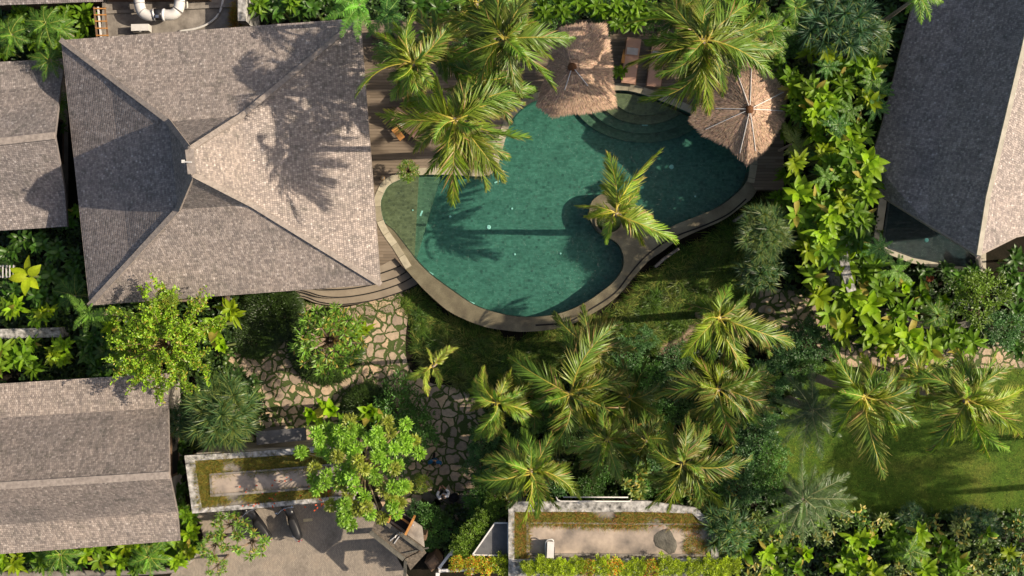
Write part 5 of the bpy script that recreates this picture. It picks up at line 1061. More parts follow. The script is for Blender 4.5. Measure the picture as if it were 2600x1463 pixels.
def v_spray(seed, col, nb=46):
    rs = np.random.RandomState(seed); lb = LB()
    for k in range(nb):
        a = k * 2.4 + rs.normal(0, .2); l = rs.uniform(.55, 1.12) if k % 3 else rs.uniform(.25, .6); z = rs.uniform(.05, .55) * (1.2 - l)
        ctl = np.array([l * .45 * math.cos(a), l * .45 * math.sin(a), z + .35]); tip = np.array([l * math.cos(a + .15), l * math.sin(a + .15), z]); t = np.linspace(0, 1, 9)[:, None]
        pts = 2 * t * (1 - t) * ctl + t * t * tip + (1 - t) ** 2 * np.array([0, 0, -.3]); lb.strip(pts, np.linspace(.022, .006, 9), (.17, .12, .06))
        for q in range(3 if l > .5 else 2):                      # side twigs
            t0 = rs.uniform(.35, .9); p0 = 2 * t0 * (1 - t0) * ctl + t0 * t0 * tip + (1 - t0) ** 2 * np.array([0, 0, -.3]); a2 = a + rs.choice([-1, 1]) * rs.uniform(.4, 1.0); p1 = p0 + np.array([math.cos(a2), math.sin(a2), rs.uniform(-.1, .35)]) * rs.uniform(.15, .34)
            for A, B, m in ((p0, p1, 60),) + (((2 * .25 * ctl + .25 * tip + .25 * np.array([0, 0, -.3]), tip, 90),) if q == 0 else ()):
                u = rs.rand(m, 1); b = A * (1 - u) + B * u + rs.normal(0, .022, (m, 3)); d = rs.normal(0, 1, (m, 3)) + [0, 0, .7]
                cl = np.array(col) * rs.uniform(.65, 1.3, (m, 1)) * rs.uniform(.75, 1.2); kk = rs.rand(m) < .12; cl[kk] = np.array([.32, .28, .04]) * rs.uniform(.8, 1.2, (kk.sum(), 1))
                lb.leaves(b, d, .05 * rs.uniform(.7, 1.4, m), .03, .1, cl, 2, .25, 'lance', rs.normal(0, .6, m))
    return lb
def v_frangi(seed, col=(.125, .235, .025), heads=64, light=(.32, .24, .18)):
    rs = np.random.RandomState(seed); lb = LB()
    for k in range(heads):
        a = k * 2.4 + rs.normal(0, .2); r = .85 * math.sqrt((k + 7) / (heads + 6)); c = np.array([r * math.cos(a), r * math.sin(a), .5 * (1 - r * r) + rs.normal(0, .05)])
        rosette(rs, 17 if heads > 20 else 22, .19 if heads > 20 else .34, .040 if heads > 20 else .065, np.array(col) * rs.uniform(.7, 1.35), (-5, 60), .2, c, 3, .25, lb, var=.3, yel=.14)
        lb.strip([[0, 0, -.5], c * [.4, .4, .2], c * [.75, .75, .8], c], [.06, .05, .036, .02], light)
    return lb
def v_bigtree(seed, heads=84):
    rs = np.random.RandomState(seed); lb = LB()
    for k in range(heads):
        a = k * 2.4 + rs.normal(0, .3); r = .97 * math.sqrt((k + .5) / heads) * (1 + .12 * math.sin(3 * a + 1)); c = np.array([r * math.cos(a), r * math.sin(a), .45 * (1 - r * r) + rs.normal(0, .09)])
        q = rs.uniform(.7, 1.15); n = 170; o = rs.normal(0, 1, (n, 3)); o[:, 2] = np.abs(o[:, 2]) * .6; o /= np.linalg.norm(o, axis=1, keepdims=True)
        cl = np.array((.20, .36, .035) if rs.rand() < .65 else (.24, .28, .04)) * q * rs.uniform(.75, 1.3, (n, 1))
        lb.leaves(c + o * rs.uniform(.02, .09, (n, 1)), o + rs.normal(0, .3, (n, 3)), .07 * rs.uniform(.7, 1.3, n), .028, .2, cl, 2, .25, 'lance', rs.normal(0, .5, n))
        if k % 2 == 0: lb.strip([[0, 0, -.5], c * [.35, .35, .1], c * [.7, .7, .7], c], [.045, .034, .022, .008], (.40, .31, .20))
    return lb
def v_grassmound(seed, col, n=11000, flat=.35, bl=.16):
    rs = np.random.RandomState(seed); lb = LB(); d = rs.normal(0, 1, (n, 3)); d[:, 2] = np.abs(d[:, 2]); d /= np.linalg.norm(d, axis=1, keepdims=True)
    c = d * rs.uniform(.8, .97, (n, 1)); c[:, 2] *= flat; cl = np.array(col) * rs.uniform(.5, 1.6, (n, 1)); f = 1 + .35 * np.sin(c[:, :1] * 14 + seed) * np.sin(c[:, 1:2] * 11)
    lb.leaves(c, d * [1, 1, .8] + rs.normal(0, .45, (n, 3)), bl * rs.uniform(.5, 1.3, n), .022, .4, cl * f, 2, 0, 'grass'); return lb
def v_croton(seed, col): 
    rs = np.random.RandomState(seed); lb = LB()
    for k in range(9):
        a = rs.uniform(0, 6.28); r = rs.uniform(0, .6); rosette(rs, 11, .42, .13, np.array(col) * rs.uniform(.7, 1.3), (0, 70), .3, (r * math.cos(a), r * math.sin(a), rs.uniform(-.3, .25)), 3, .25, lb, yel=.12)
    return lb
def v_fern(seed, col=(1, 1, 1), n=10):
    rs = np.random.RandomState(seed); lb = LB()
    for k in range(n):
        a = k * 2.4 + rs.normal(0, .2); l = rs.uniform(.7, 1.0); lb.frond((0, 0, 0), (l * math.cos(a), l * math.sin(a), rs.uniform(-.25, .2)), rs, 'fern', col)
    return lb
VAR = dict(
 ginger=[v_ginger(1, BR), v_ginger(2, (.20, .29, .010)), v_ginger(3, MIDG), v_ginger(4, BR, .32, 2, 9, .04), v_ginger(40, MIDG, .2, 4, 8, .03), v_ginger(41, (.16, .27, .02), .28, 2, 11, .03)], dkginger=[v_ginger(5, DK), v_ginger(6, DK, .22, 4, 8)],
 star=[v_star(7, YG)], banana=[v_banana(8, MIDG), v_banana(9, BR)], spiky=[v_spiky(10, (.060, .135, .045), 15, .50, 75, .030, .22), v_spiky(11, (.070, .140, .042), 26, .48, 110, .019, .35)],
 spikydark=[v_spiky(12, (.050, .115, .050), 20, .46, 80, .024, .12)], shrub=[v_shrub(13, (.13, .22, .018), 110, 30, .07, .65, (.30, .28, .04)), v_shrub(14, (.11, .19, .018), 80, 28, .085)],
 dkshrub=[v_shrub(15, (.070, .165, .030), 90, 30, .075, .5), v_shrub(16, (.065, .15, .045), 90, 26, .085, .5)], frangi=[v_frangi(17)], bigtree=[v_bigtree(18)], frangiopen=[v_frangi(30, (.13, .24, .03), 15), v_frangi(31, (.13, .24, .03), 12)],
 mound=[v_grassmound(19, (.035, .065, .012))], croton=[v_croton(20, (.10, .16, .03)), v_croton(21, (.075, .145, .025)), v_croton(25, (.15, .20, .05))], fern=[v_fern(22, (1.6, 1.2, 1)), v_fern(23, (.9, .9, 1), 12)],
 leafy=[v_spray(24, (.20, .33, .022))],
 flower=[v_shrub(26, (.30, .36, .02), 60, 26, .13, .7, (.62, .20, .03), False, .2)], hedge=[v_shrub(27, (.27, .36, .015), 70, 28, .13, .8, None, False, .2)])
def v_fountain(seed, col, n=420):
    rs = np.random.RandomState(seed); lb = LB(); a = rs.uniform(0, 6.28, n) ; e = np.radians(rs.uniform(15, 80, n)); d = np.stack([np.cos(a) * np.cos(e), np.sin(a) * np.cos(e), np.sin(e)], 1) + [.25 * math.cos(seed), .25 * math.sin(seed), 0]
    b = rs.normal(0, .07, (n, 3)) * [1, 1, 0]; f = np.where(rs.rand(n) < .22, 1.9, 1)[:, None]
    lb.leaves(b, d, rs.uniform(.6, 1.15, n), .022, rs.uniform(.35, 1.0, n), np.array(col) * f * rs.uniform(.6, 1.3, (n, 1)), 5, 0, 'grass'); return lb
VAR['fountain'] = [v_fountain(50, (.075, .135, .018)), v_fountain(51, (.10, .155, .025)), v_fountain(52, (.055, .11, .018)), v_fountain(53, (.13, .165, .035)), v_fountain(55, (.07, .13, .02))]
VM = {k: [v.mesh(k + '_foliage', M['waxleaf'] if k in ('ginger', 'banana', 'star') else M['leaf']) for v in vs] for k, vs in VAR.items()}
sb = MB(); sb.tube([(0, 0, 0), (.02, .01, .5), (0, 0, 1)], [1.25, 1, .8], 8); so = sb.build('stem', M['green_stem'], smooth=True); STEM = so.data; bpy.data.objects.remove(so)
sb = MB(); sb.tube([(0, 0, 0), (.02, .01, .5), (0, 0, 1)], [1.25, 1, .8], 8); so = sb.build('trunk', M['bark'], smooth=True); TRUNK = so.data; bpy.data.objects.remove(so)
_n = [0]
def plant(kind, px, py, r, h, label, cat, name, group=None, var=None, flatten=1.0, rz=None, squash=None, z0=G):
    """crown at pixel px,py at height h above the garden; r is the radius in pixels"""
    _n[0] += 1; rs = np.random.RandomState(_n[0] * 13 + 7); z = z0 + h; c = P(px, py, z); R_ = r * S * (H - z) / H
    vs = VM[kind]; me = vs[(_n[0] if var is None else var) % len(vs)]
    t = thing(name, label, cat, (c[0], c[1], z0), 0 if rz is None and squash else (rs.uniform(0, 6.28) if rz is None else rz), group)
    woody = kind in ('shrub', 'dkshrub', 'frangi', 'bigtree', 'leafy', 'flower', 'hedge', 'mound', 'spiky', 'spikydark', 'frangiopen')
    f = bpy.data.objects.new('crown' if kind in ('bigtree', 'leafy', 'frangi', 'frangiopen', 'spiky', 'spikydark') else 'foliage', me); COL.objects.link(f); f.parent = t; f.location = (0, 0, h)
    s2 = squash or (1, 1); f.scale = (R_ * s2[0], R_ * s2[1], R_ * flatten)
    if h > .25:
        s = bpy.data.objects.new('trunk' if woody else 'stem', TRUNK if woody else STEM); COL.objects.link(s); s.parent = t
        w_ = (.10 if woody else .06) * min(2, max(.5, R_)); s.scale = (w_, w_, h)
    return t
ORD = ['first', 'second', 'third', 'fourth', 'fifth', 'sixth', 'seventh', 'eighth', 'ninth', 'tenth', 'eleventh', 'twelfth', 'thirteenth', 'fourteenth', 'fifteenth', 'sixteenth', 'seventeenth', 'eighteenth', 'nineteenth', 'twentieth', 'twenty first', 'twenty second', 'twenty third', 'twenty fourth', 'twenty fifth', 'twenty sixth', 'twenty seventh', 'twenty eighth', 'twenty ninth', 'thirtieth']
def bed(kind, name, cat, group, fmt, items, h, axis=1, **k):
    items = sorted(items, key=lambda q: q[axis])
    for i, it in enumerate(items):
        plant(kind, it[0], it[1], it[2] * (1.12 if kind == 'ginger' and it[0] > 1980 and it[1] > 100 else 1), it[3] if len(it) > 3 else (h - (.9 if h > 5 and it[1] < 400 and it[0] > 1980 else 0)), fmt % ORD[i], cat, name, group, **k)
# tall hedge beside the dark villa roof
bed('ginger', 'broad_leaved_plant', 'plant', 'broad leaved plants in the tall right hedge', 'glossy broad leaved plant, %s from the top of the hedge by the dark roof', [(2135, 330, 46), (2095, 240, 40), 
 (2100, 118, 44), (2172, 158, 52), (2150, 205, 46), (2205, 170, 40), (2120, 265, 50), (2198, 245, 48), (2195, 325, 48), (2170, 405, 52), (2215, 425, 55), (2182, 468, 52), (2160, 350, 44), (2150, 505, 46), (2060, 215, 46), (2070, 292, 42), (2112, 560, 46), (2165, 550, 46), (2205, 560, 44), (2205, 480, 48), (2112, 385, 46), (2140, 430, 40)], 6.0)
bed('fern', 'giant_fern', 'fern', 'giant ferns in the right hedge', 'arching pale fern frond cluster, %s from the top within the right hedge', [(2212, 205, 46), (2160, 282, 42), (2126, 318, 46), (2225, 275, 40), (2232, 632, 46), (2278, 690, 52), (2100, 170, 40), (2095, 450, 40)], 6.1, 1)
bed('ginger', 'broad_leaved_plant', 'plant', 'yellow green plants at the pool side of the right hedge', 'yellow green leafy plant, %s from the top on the pool side of the hedge', [
 (2058, 130, 42), (2010, 205, 40), (2020, 235, 38), (2048, 290, 42), (2018, 284, 36), (2030, 405, 42, 6), (2038, 482, 52, 5.6), (2090, 512, 50, 5.8), (2040, 548, 52, 5.4), (2080, 590, 52, 5.6), (2048, 618, 54, 5.4), (2098, 640, 50, 5.4), (2065, 345, 42), (2100, 430, 44)], 5.3)
bed('ginger', 'broad_leaved_plant', 'plant', 'big leaves above the right hand path', 'large bright leaf clump, %s from the top of the hedge below the plunge pool', [
 (2140, 680, 56), (2205, 690, 60), (2160, 735, 56), (2240, 745, 52), (2085, 735, 55), (2125, 795, 58), (2200, 790, 60), (2145, 842, 58), (2215, 838, 62), (2280, 790, 50), (2285, 858, 62), (2330, 880, 58), (2375, 872, 55), (2450, 868, 55), (2060, 690, 46), (2250, 895, 44), (2420, 850, 44)], 3.0)
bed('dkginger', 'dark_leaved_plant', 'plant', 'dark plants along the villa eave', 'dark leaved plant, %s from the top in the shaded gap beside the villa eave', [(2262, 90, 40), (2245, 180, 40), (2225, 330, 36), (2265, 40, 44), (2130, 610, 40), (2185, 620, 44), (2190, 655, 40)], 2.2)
bed('banana', 'banana_plant', 'banana plant', 'banana plants below the plunge pool', 'banana plant with upright leaves, %s from the left below the plunge pool', [(2295, 730, 52), (2345, 755, 58), (2390, 765, 55)], 2.2, 0)
plant('shrub', 2488, 752, 78, 3.0, 'round light green shrub right of the banana plants near the right edge', 'shrub', 'round_shrub', var=1)
plant('dkshrub', 2545, 835, 60, 2.0, 'dark glossy shrub below the round light green shrub', 'shrub', 'dark_shrub')
bed('dkginger', 'dark_leaved_plant', 'plant', 'dark plants at the right edge', 'dark broad leaf plant, %s from the top at the right edge under the villa', [(2575, 660, 48), (2590, 720, 50), (2560, 690, 40), (2590, 880, 44), (2592, 800, 50), (2560, 870, 40), (2440, 700, 44), (2400, 690, 40), (2480, 690, 36), (2350, 690, 36), (2430, 930, 36)], 1.8)
plant('spikydark', 2118, 55, 128, 6.2, 'large spiky dark green screw pine tree at the top edge beside the villa roof', 'tree', 'screw_pine', 'spiky screw pines'); plant('spiky', 2215, 95, 62, 5.4, 'smaller yellowish spiky screw pine touching the large one', 'tree', 'screw_pine', 'spiky screw pines')
plant('spiky', 1938, 590, 84, 5.0, 'spiky dark green screw pine above its twin, east of the pool ledge', 'tree', 'screw_pine', 'spiky screw pines'); plant('spiky', 1925, 690, 72, 4.4, 'spiky dark green screw pine below its twin, above the paved path', 'tree', 'screw_pine', 'spiky screw pines')
plant('spiky', 572, 1048, 112, 3.6, 'big round grass like screw pine above the planted flat roof', 'tree', 'screw_pine', 'spiky screw pines', var=1); plant('spikydark', 470, 1068, 60, 2.6, 'smaller shaded screw pine at the left of the big round one', 'tree', 'screw_pine', 'spiky screw pines')
plant('spiky', 1845, 1340, 85, 3.2, 'loose spiky tree overlapping the right end of the long flat roof', 'tree', 'screw_pine', 'spiky screw pines', var=0)
rs = np.random.RandomState(4)
hx = lambda y: (2000 + (12 if y < 300 else 25), 2230 - (y > 500) * 20)
for k in range(34):
    y = 120 + k * 16.5; a, c_ = hx(y); x = rs.uniform(a, c_)
    plant(('ginger', 'banana', 'fern', 'ginger', 'dkginger')[k % 5], x, y, rs.uniform(46, 62), rs.uniform(3.8, 4.5) if y < 400 else rs.uniform(4.2, 5.2), 'inner leafy plant, %s from the top deep inside the right hedge' % (ORD[k] if k < 30 else 'thirty ' + ORD[k - 30]), 'plant', 'leafy_plant', 'inner plants of the right hedge', var=(0 if k % 5 == 3 else None))
bed('ginger', 'broad_leaved_plant', 'plant', 'low plants at the deck edge', 'low leafy plant, %s from the top along the deck edge right of the umbrella', [(1985, 205, 34), (2000, 330, 36), (2002, 440, 36), (1985, 500, 34), (1972, 160, 34)], 2.4, 1, var=2)
# top strip
bed('dkginger', 'broad_leaved_plant', 'plant', 'leafy plants along the top edge', 'dark leafy plant, %s from the left along the top edge behind the pavilion', [(668, 10, 46), (712, 22, 46), (755, 12, 46), (795, 22, 42), (830, 15, 40), (1060, 10, 46), (1110, 20, 46), (1170, 60, 50), (1090, 90, 40), (1215, 30, 44)], 2.6, 0)
bed('ginger', 'broad_leaved_plant', 'plant', 'leafy plants behind the umbrellas', 'green leafy plant, %s from the left at the top edge behind the umbrellas', [(650, 12, 36), (735, 5, 36), (1385, 28, 42), (1430, 20, 40), (1475, 12, 40), (1520, 25, 42), (1560, 20, 40), (1605, 18, 44), (1650, 22, 40), (1575, 62, 36), (1700, 12, 36), (1610, 60, 34), (1745, 30, 40), (1850, 15, 44), (1900, 30, 40), (1990, 55, 40)], 3.0, 0, var=2)
bed('dkshrub', 'dark_shrub', 'shrub', 'dark shrubs at the top edge', 'dark shrub, %s from the left, filling the top edge behind the palms', [(1000, 110, 50), (1200, 130, 56), (1340, 30, 60), (1420, 25, 60), (1540, 30, 60), (1660, 45, 50), (1780, 30, 70), (1880, 60, 60), (1960, 140, 56), (2010, 90, 60), (2050, 40, 60)], 1.7, 0)
# top left
bed('ginger', 'broad_leaved_plant', 'plant', 'plants in the top left bed', 'green leafy plant, %s from the left in the top left bed', [(20, 130, 34), (45, 30, 40), (85, 100, 40), (172, 30, 42), (210, 45, 46), (195, 95, 36), (140, 110, 34)], 2.0, 0, var=2)
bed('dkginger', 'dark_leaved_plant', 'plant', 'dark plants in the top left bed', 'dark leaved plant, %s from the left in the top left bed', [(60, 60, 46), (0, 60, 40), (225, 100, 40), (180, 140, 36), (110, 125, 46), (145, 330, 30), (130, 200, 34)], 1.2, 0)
# left beds
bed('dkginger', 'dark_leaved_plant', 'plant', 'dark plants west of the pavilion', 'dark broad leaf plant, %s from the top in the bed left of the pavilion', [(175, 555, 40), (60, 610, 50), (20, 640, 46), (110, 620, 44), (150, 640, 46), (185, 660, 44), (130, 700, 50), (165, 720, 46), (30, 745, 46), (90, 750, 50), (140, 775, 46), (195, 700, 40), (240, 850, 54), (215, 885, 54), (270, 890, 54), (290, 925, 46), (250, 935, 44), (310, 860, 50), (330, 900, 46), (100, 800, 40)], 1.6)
bed('ginger', 'broad_leaved_plant', 'plant', 'bright plants in the left beds', 'bright leafy plant, %s from the top among the left beds', [(193, 530, 30), (15, 775, 44), (48, 785, 44), (100, 805, 38), (20, 885, 46), (48, 905, 50), (80, 925, 44), (8, 925, 40), (135, 890, 44), (165, 885, 40), (120, 790, 36), (75, 880, 36), (280, 815, 44), (160, 915, 34)], 2.0)
plant('star', 73, 702, 62, 3.0, 'yellow green star shaped plant with five large leaves on the left', 'plant', 'star_leaved_plant')
plant('leafy', 425, 870, 150, 5.0, 'bright yellow green leafy tree at the lower left eave of the pavilion', 'tree', 'leafy_tree', flatten=.9, var=0)
plant('leafy', 340, 890, 62, 3.6, 'lower leafy branch clump left of the bright leafy tree', 'tree', 'leafy_tree', flatten=.9); plant('shrub', 430, 765, 36, 5.2, 'small leafy sprig reaching over the pavilion eave', 'shrub', 'round_shrub', var=0)
plant('banana', 552, 825, 76, 3.8, 'yellow green banana plant beside the bright leafy tree', 'banana plant', 'banana_plant', var=1); plant('banana', 565, 880, 50, 3.0, 'smaller banana plant just below the yellow green one', 'banana plant', 'banana_plant', var=1); plant('ginger', 590, 800, 48, 3.2, 'yellow leafy shrub between the banana plant and the mounded grass', 'plant', 'broad_leaved_plant', var=1)
plant('mound', 690, 790, 80, .25, 'dark clipped grass mound under the lower pavilion eave', 'grass mound', 'grass_mound', 'clipped dark grass mounds'); plant('mound', 650, 850, 62, .2, 'dark clipped grass mound right of the banana plant', 'grass mound', 'grass_mound', 'clipped dark grass mounds')
plant('frangi', 836, 865, 102, 2.2, 'frangipani tree with pale branches standing in the stone path', 'tree', 'frangipani_tree', flatten=.8); plant('mound', 828, 880, 96, .12, 'dark grass mound under the frangipani in the stone path', 'grass mound', 'grass_mound', 'clipped dark grass mounds')
plant('ginger', 925, 835, 36, 1.6, 'light green leafy plant at the right side of the path frangipani', 'plant', 'broad_leaved_plant', var=1)
plant('dkshrub', 1010, 1050, 95, .9, 'dark rounded hedge shrub inside the bend of the stone path', 'shrub', 'dark_shrub', var=0); plant('dkshrub', 1060, 1090, 62, .9, 'dark rounded hedge shrub beside the blue shirted person', 'shrub', 'dark_shrub', var=0); plant('mound', 930, 1040, 66, .3, 'dark clipped hedge mound between banana plants and path bend', 'grass mound', 'grass_mound', 'clipped dark grass mounds', flatten=1.4)
bed('banana', 'banana_plant', 'banana plant', 'banana plants above the big tree', 'upright banana plant, %s from the left between the path and the big round tree', [(790, 1050, 58), (840, 1040, 66), (815, 1090, 54), (938, 1045, 64), (970, 1070, 54), (880, 1080, 48)], 3.0, 0)
plant('bigtree', 922, 1186, 150, 5.6, 'large light green tree with round leaf clusters above the gatehouse', 'tree', 'round_clustered_tree', flatten=.8); plant('dkshrub', 1000, 1160, 60, 2.0, 'dark shrub under the right side of the large light green tree', 'shrub', 'dark_shrub')
plant('shrub', 1075, 1225, 30, 3.2, 'thin leafy branch poking out right of the large light green tree', 'shrub', 'round_shrub', var=0); plant('dkshrub', 1100, 1340, 62, 1.0, 'dark shrub between the gatehouse and the flower hedge', 'shrub', 'dark_shrub'); plant('dkshrub', 1060, 1300, 34, .6, 'small dark shrub right of the stone steps', 'shrub', 'dark_shrub')
bed('frangiopen', 'frangipani_tree', 'tree', 'frangipani clusters over the driveway', 'narrow frangipani branch cluster, %s from the left over the driveway kerb', [(545, 1385, 42), (585, 1335, 46), (637, 1378, 48), (550, 1438, 30)], 2.4, 0)
bed('ginger', 'broad_leaved_plant', 'plant', 'plants in the bottom left bed', 'green leafy plant, %s from the left in the bed below the south west villa', [(40, 1420, 42), (100, 1425, 40), (215, 1400, 40), (252, 1385, 40), (262, 1415, 42), (310, 1400, 46), (300, 1435, 44), (345, 1435, 44), (395, 1395, 40), (440, 1375, 44), (445, 1420, 40), (475, 1315, 36), (490, 1350, 40), (470, 1395, 36), (10, 1415, 40), (345, 1385, 36)], 1.8, 0)
bed('dkginger', 'dark_leaved_plant', 'plant', 'dark plants round the south west villa', 'dark leafy plant, %s from the left round the south west villa corner', [(70, 1400, 40), (190, 1420, 40), (420, 1400, 44), (488, 1380, 40), (465, 1290, 36), (450, 1250, 34), (455, 1190, 34), (450, 1130, 34), (350, 955, 40), (385, 965, 40), (480, 1330, 36), (415, 1000, 34)], 1.0, 0)
# island and pool-side plants
plant('mound', 1546, 560, 30, 1.05, 'tuft of low grass inside the round pool planter', 'grass mound', 'grass_mound', None, flatten=.6)
plant('frangi', 1037, 435, 32, 2.0, 'small potted frangipani casting a star shadow on the deck', 'tree', 'frangipani_tree'); plant('ginger', 1575, 185, 28, 1.7, 'low green plant between the left umbrella and a lounger', 'plant', 'broad_leaved_plant', var=2)
# middle lower garden
bed('dkshrub', 'dark_shrub', 'shrub', 'dark shrubs in the lower middle garden', 'blue green shrub, %s from the left in the garden under the lower palms', [(1585, 905, 62), (1640, 860, 36), (1640, 960, 66), (1700, 975, 66), (1600, 1010, 62), (1665, 1045, 66), (1560, 970, 56), (1720, 910, 50), (1600, 1080, 60), (1500, 1130, 54), (1400, 1220, 54), (1500, 1240, 46), (1620, 1240, 50), (1700, 1250, 50), (1560, 1180, 56), (1310, 1150, 56), (1225, 1130, 50), (1215, 1190, 46), (1240, 1230, 50), (1660, 1150, 60), (1450, 1090, 60), (1770, 1060, 60), (1370, 1060, 50), (1220, 1280, 50)], 1.4, 0)
bed('dkshrub', 'dark_shrub', 'shrub', 'dark shrubs left of the lawn', 'dark shrub, %s from the top between the path and the lawn', [(2048, 868, 66), (1990, 880, 60), (2110, 870, 40), (1960, 960, 60), (1905, 1020, 56), (1920, 1110, 66), (1950, 1165, 60), (1880, 1170, 60), (1875, 1240, 62), (1930, 1060, 60), (1800, 1240, 60), (1960, 1225, 50), (2040, 930, 50), (1850, 1085, 46)], 1.7)
bed('croton', 'leafy_plant', 'plant', 'leafy plants above the long flat roof', 'leafy plant, %s from the left just above the long planted roof', [(1260, 1180, 40), (1280, 1260, 44), (1230, 1320, 40), (1390, 1150, 40), (1625, 1195, 44), (1610, 1240, 44), (1715, 1270, 44), (1760, 1260, 44), (1800, 1285, 46), (1420, 1050, 36), (1850, 1270, 44)], 1.9, 0)
# lower right garden
rs = np.random.RandomState(77); it = []
for gy, y in enumerate((1322, 1362, 1404, 1446)):
    for gx, x in enumerate(range(1880, 2610, 62)):
        xx = x + rs.uniform(-20, 20) + 25 * (gy % 2); yy = y + rs.uniform(-14, 14)
        it.append((xx, yy, rs.uniform(38, 54), 1.2 + rs.uniform(0, .9)))
names = ['top row', 'second row', 'third row', 'bottom row']
it2 = [[], [], [], []]
for k, q in enumerate(it): it2[k // 12].append(q)
for r_, row in enumerate(it2):
    for i, q in enumerate(sorted(row)):
        kind = ['croton', 'ginger', 'croton', 'ginger', 'banana', 'croton'][int(rs.randint(0, 6))]
        if r_ == 0 and q[0] > 2120: kind = 'spikydark' if rs.rand() < .5 else 'croton'
        plant(kind, q[0], q[1], q[2], q[3] if kind != 'spikydark' else .9, 'mixed shrub, %s from the left in the %s, lower right garden' % (ORD[i], names[r_]), 'shrub', 'garden_shrub', 'mixed shrubs in the lower right garden')
# flower hedge at the bottom
xs = [1163, 1200, 1236, 1272, 1345, 1378, 1405, 1438, 1470, 1496, 1525, 1556, 1590, 1622, 1655, 1688, 1720, 1760, 1795, 1830, 1862]
for i, x in enumerate(xs):
    fl_ = i in (0, 1, 2, 9, 11, 14); plant('flower' if fl_ else 'hedge', x, 1436 + (i * 7 % 5) * 2 - (6 if x < 1290 else 0), 25 + (i * 5 % 4) * 2, 3.1 if x < 1290 else .55, ('orange flowered' if fl_ else 'bright green') + ' hedge bush, %s from the left along the bottom edge' % ORD[i], 'hedge bush', 'hedge_bush', 'row of hedge bushes along the bottom', flatten=1.0, z0=G if x < 1290 else Z2)
bed('shrub', 'climbing_shrub', 'shrub', 'climbing shrubs left of the long flat roof', 'fine leaved climbing shrub, %s from the top left of the slate canopy', [(1262, 1292, 34), (1235, 1320, 36), (1205, 1350, 40), (1180, 1385, 38), (1255, 1265, 30), (1170, 1410, 34), (1195, 1400, 30)], 2.6, 1, var=1)
for i, (x, y, r, l) in enumerate([(605, 25, 30, 'tall orange tipped grass clump at the right end of the service roof'), (603, 55, 26, 'orange tipped grass clump nearest the pavilion eave at the top')]):
    lb = LB(); g_ = scatter([(x - 14, y - 22), (x + 14, y - 22), (x + 14, y + 22), (x - 14, y + 22)], 60, rs, 1.0); o_ = P(x, y, 1.0); grass_clump(lb, g_ - [0, 0, 0], rs, .42, ((.40, .26, .03), (.45, .19, .04), (.22, .24, .04)), 10, .016); lb.shift(o_)
    tag(lb.build('grass_clump', None, M['drygrass'], tuple(o_)), l, 'grass', 'orange tipped grass on the service roof')

# ------------------------------------------------------------------ uncountable cover
def cover(name, label, polys, per_px, seed, cols, L=(.22, .5), W=.12, n=7, z=G, el=(15, 70)):
    rs = np.random.RandomState(seed); lb = LB()
    for poly in polys:
        xs = np.array([p[0] for p in poly]); ys = np.array([p[1] for p in poly]); A = .5 * abs(np.dot(xs, np.roll(ys, 1)) - np.dot(ys, np.roll(xs, 1)))
        pts = scatter(poly, int(A * per_px), rs, z); m = len(pts) * n; b = np.repeat(pts, n, 0); b[:, 2] += np.repeat(rs.uniform(.02, .5, len(pts)), n)
        a = rs.uniform(0, 6.28, m); e = np.radians(rs.uniform(*el, m)); d = np.stack([np.cos(a) * np.cos(e), np.sin(a) * np.cos(e), np.sin(e)], 1)
        c = np.array(cols)[np.repeat(rs.randint(0, len(cols), len(pts)), n)] * rs.uniform(.6, 1.4, (m, 1))
        lb.leaves(b, d, rs.uniform(*L, m), W * rs.uniform(.6, 1.3, m), .4, c, 3, .25)
    o = lb.build(name); return tag(o, label, 'ground cover', None, 'stuff')
BEDS = [[(-60, -20), (265, -20), (262, 100), (155, 150), (-60, 160)], [(-60, 570), (205, 560), (300, 770), (640, 745), (600, 900), (560, 950), (430, 960), (-60, 980)], [(425, 950), (660, 960), (690, 1090), (470, 1165), (500, 1400), (430, 1440), (-60, 1445), (-60, 1390), (450, 1370)], [(640, -30), (2320, -30), (2290, 60), (640, 60)], [(1980, 40), (2300, 40), (2220, 400), (2240, 680), (2600, 700), (2600, 880), (2200, 880), (2140, 860), (2100, 760), (2000, 740), (1960, 620), (2000, 480), (2020, 300)], [(1220, 1000), (1600, 880), (1730, 900), (1960, 850), (2090, 900), (1960, 1080), (1960, 1240), (2090, 1300), (2600, 1300), (2640, 1500), (1830, 1500), (1820, 1340), (1760, 1290), (1240, 1280)], [(560, 900), (640, 960), (560, 1040), (530, 960)], [(1060, 1280), (1290, 1280), (1290, 1420), (1130, 1420), (1080, 1390)]]
cover('ground_cover', 'dark low leafy undergrowth filling the planting beds', BEDS, 1 / 120, 31, ((.03, .065, .015), (.05, .10, .02), (.07, .12, .02), (.025, .05, .015)))
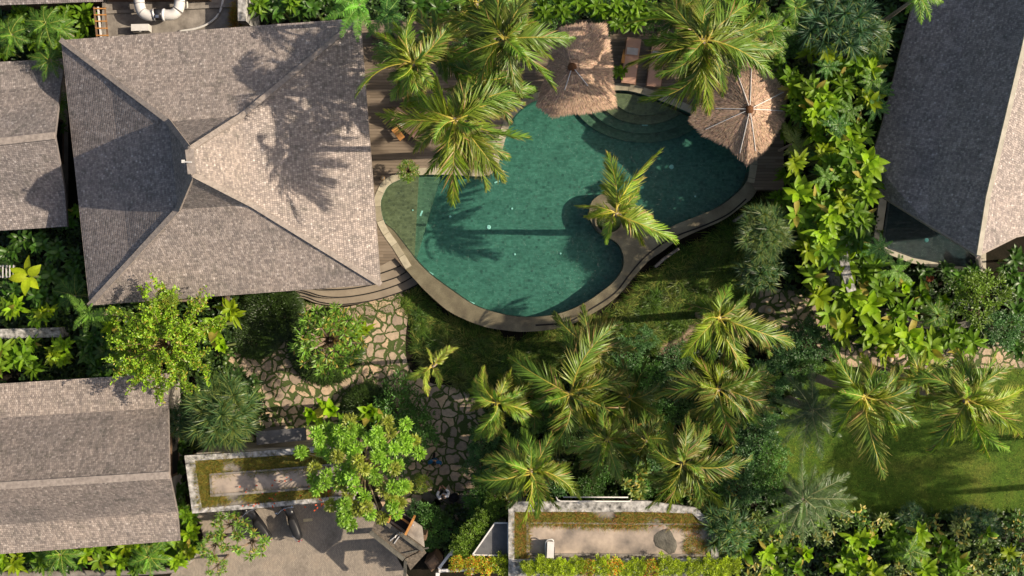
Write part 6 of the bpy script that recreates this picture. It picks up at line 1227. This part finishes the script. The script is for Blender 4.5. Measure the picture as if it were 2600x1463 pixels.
def longgrass(name, label, poly, n, seed, cols, L, per=24, lay=(.6, 1.5), w=.018):
    rs = np.random.RandomState(seed); lb = LB(); pts = scatter(poly, n, rs, G); m = len(pts) * per
    b = np.repeat(pts, per, 0) + rs.normal(0, .05 + .001 * per, (m, 3)) * [1, 1, 0]; dirn = np.repeat(2.5 * np.sin(pts[:, 0] * .9) + 2 * np.cos(pts[:, 1] * 1.1 + pts[:, 0] * .4), per)
    a = dirn + rs.normal(0, .8, m); d = np.stack([np.cos(a), np.sin(a), rs.uniform(*lay, m)], 1)
    tuft = np.repeat(rs.uniform(.45, 1.5, len(pts)), per)[:, None]; c = np.array(cols)[np.repeat(rs.randint(0, len(cols), len(pts)), per)] * tuft * rs.uniform(.65, 1.35, (m, 1))
    lb.leaves(b, d, rs.uniform(*L, m), w * rs.uniform(.7, 1.4, m), rs.uniform(.5, 1.3, m), c, 3, 0, 'grass'); return tag(lb.build(name, None, M['drygrass']), label, 'grass', None, 'stuff')
LG = [(1015, 765), (1052, 745), (1128, 806), (1184, 834), (1290, 858), (1392, 857), (1500, 824), (1594, 762), (1666, 684), (1782, 612), (1912, 530), (1985, 480), (2000, 620), (1900, 720), (1890, 800), (1740, 900), (1600, 880), (1560, 960), (1300, 980), (1200, 990), (1110, 960), (1062, 900), (1045, 830)]
longgrass('long_grass', 'long soft olive grass swirling below the pool ledge', LG, 2600, 32, ((.065, .13, .016), (.11, .165, .025), (.045, .095, .015), (.20, .21, .05)), (.6, 1.2), 52, (.35, 1.2), .02)
rs = np.random.RandomState(88); gr_ = []
for gy in range(480, 1000, 44):
    for gx in range(1020, 2000, 52):
        x, y = gx + rs.uniform(-20, 20) + (gy // 44 % 2) * 26, gy + rs.uniform(-16, 16)
        if inpoly(np.array([x]), np.array([y]), LG)[0] and inpoly(np.array([x + 4.]), np.array([y - 26.]), LG)[0] and inpoly(np.array([x - 16.]), np.array([y - 8.]), LG)[0]: gr_.append((x, y))
gr_.sort(key=lambda q: (round(q[1] / 44), q[0])); rw = sorted(set(round(q[1] / 44) for q in gr_))
for ri, r_ in enumerate(rw):
    for i, q in enumerate([q for q in gr_ if round(q[1] / 44) == r_]):
        plant('fountain', q[0], q[1], rs.uniform(44, 66), .04, 'clump of long grass, %s from the left in the %s row below the pool' % (ORD[i], ORD[ri]), 'grass clump', 'grass_clump', 'clumps of long grass below the pool')
longgrass('path_grass', 'short grass growing along the joints and edges of the stone path', PATH, 900, 33, ((.05, .085, .015), (.075, .11, .02)), (.06, .15), 14, (.8, 2.5), .014)
longgrass('lawn_grass', 'short mown grass covering the sunlit lawn', [(1965, 1080), (2050, 935), (2300, 920), (2700, 905), (2700, 1325), (2400, 1318), (2100, 1325), (1965, 1255)], 9000, 34, ((.075, .145, .014), (.16, .19, .03), (.04, .09, .012)), (.08, .17), 9, (.8, 2.5), .022)
longgrass('edge_grass', 'loose green grass at the foot of the curved timber steps', [(640, 745), (780, 760), (880, 790), (1030, 740), (1060, 800), (1010, 800), (900, 815), (760, 800)], 420, 35, ((.055, .095, .015), (.08, .12, .02)), (.10, .25), 18)
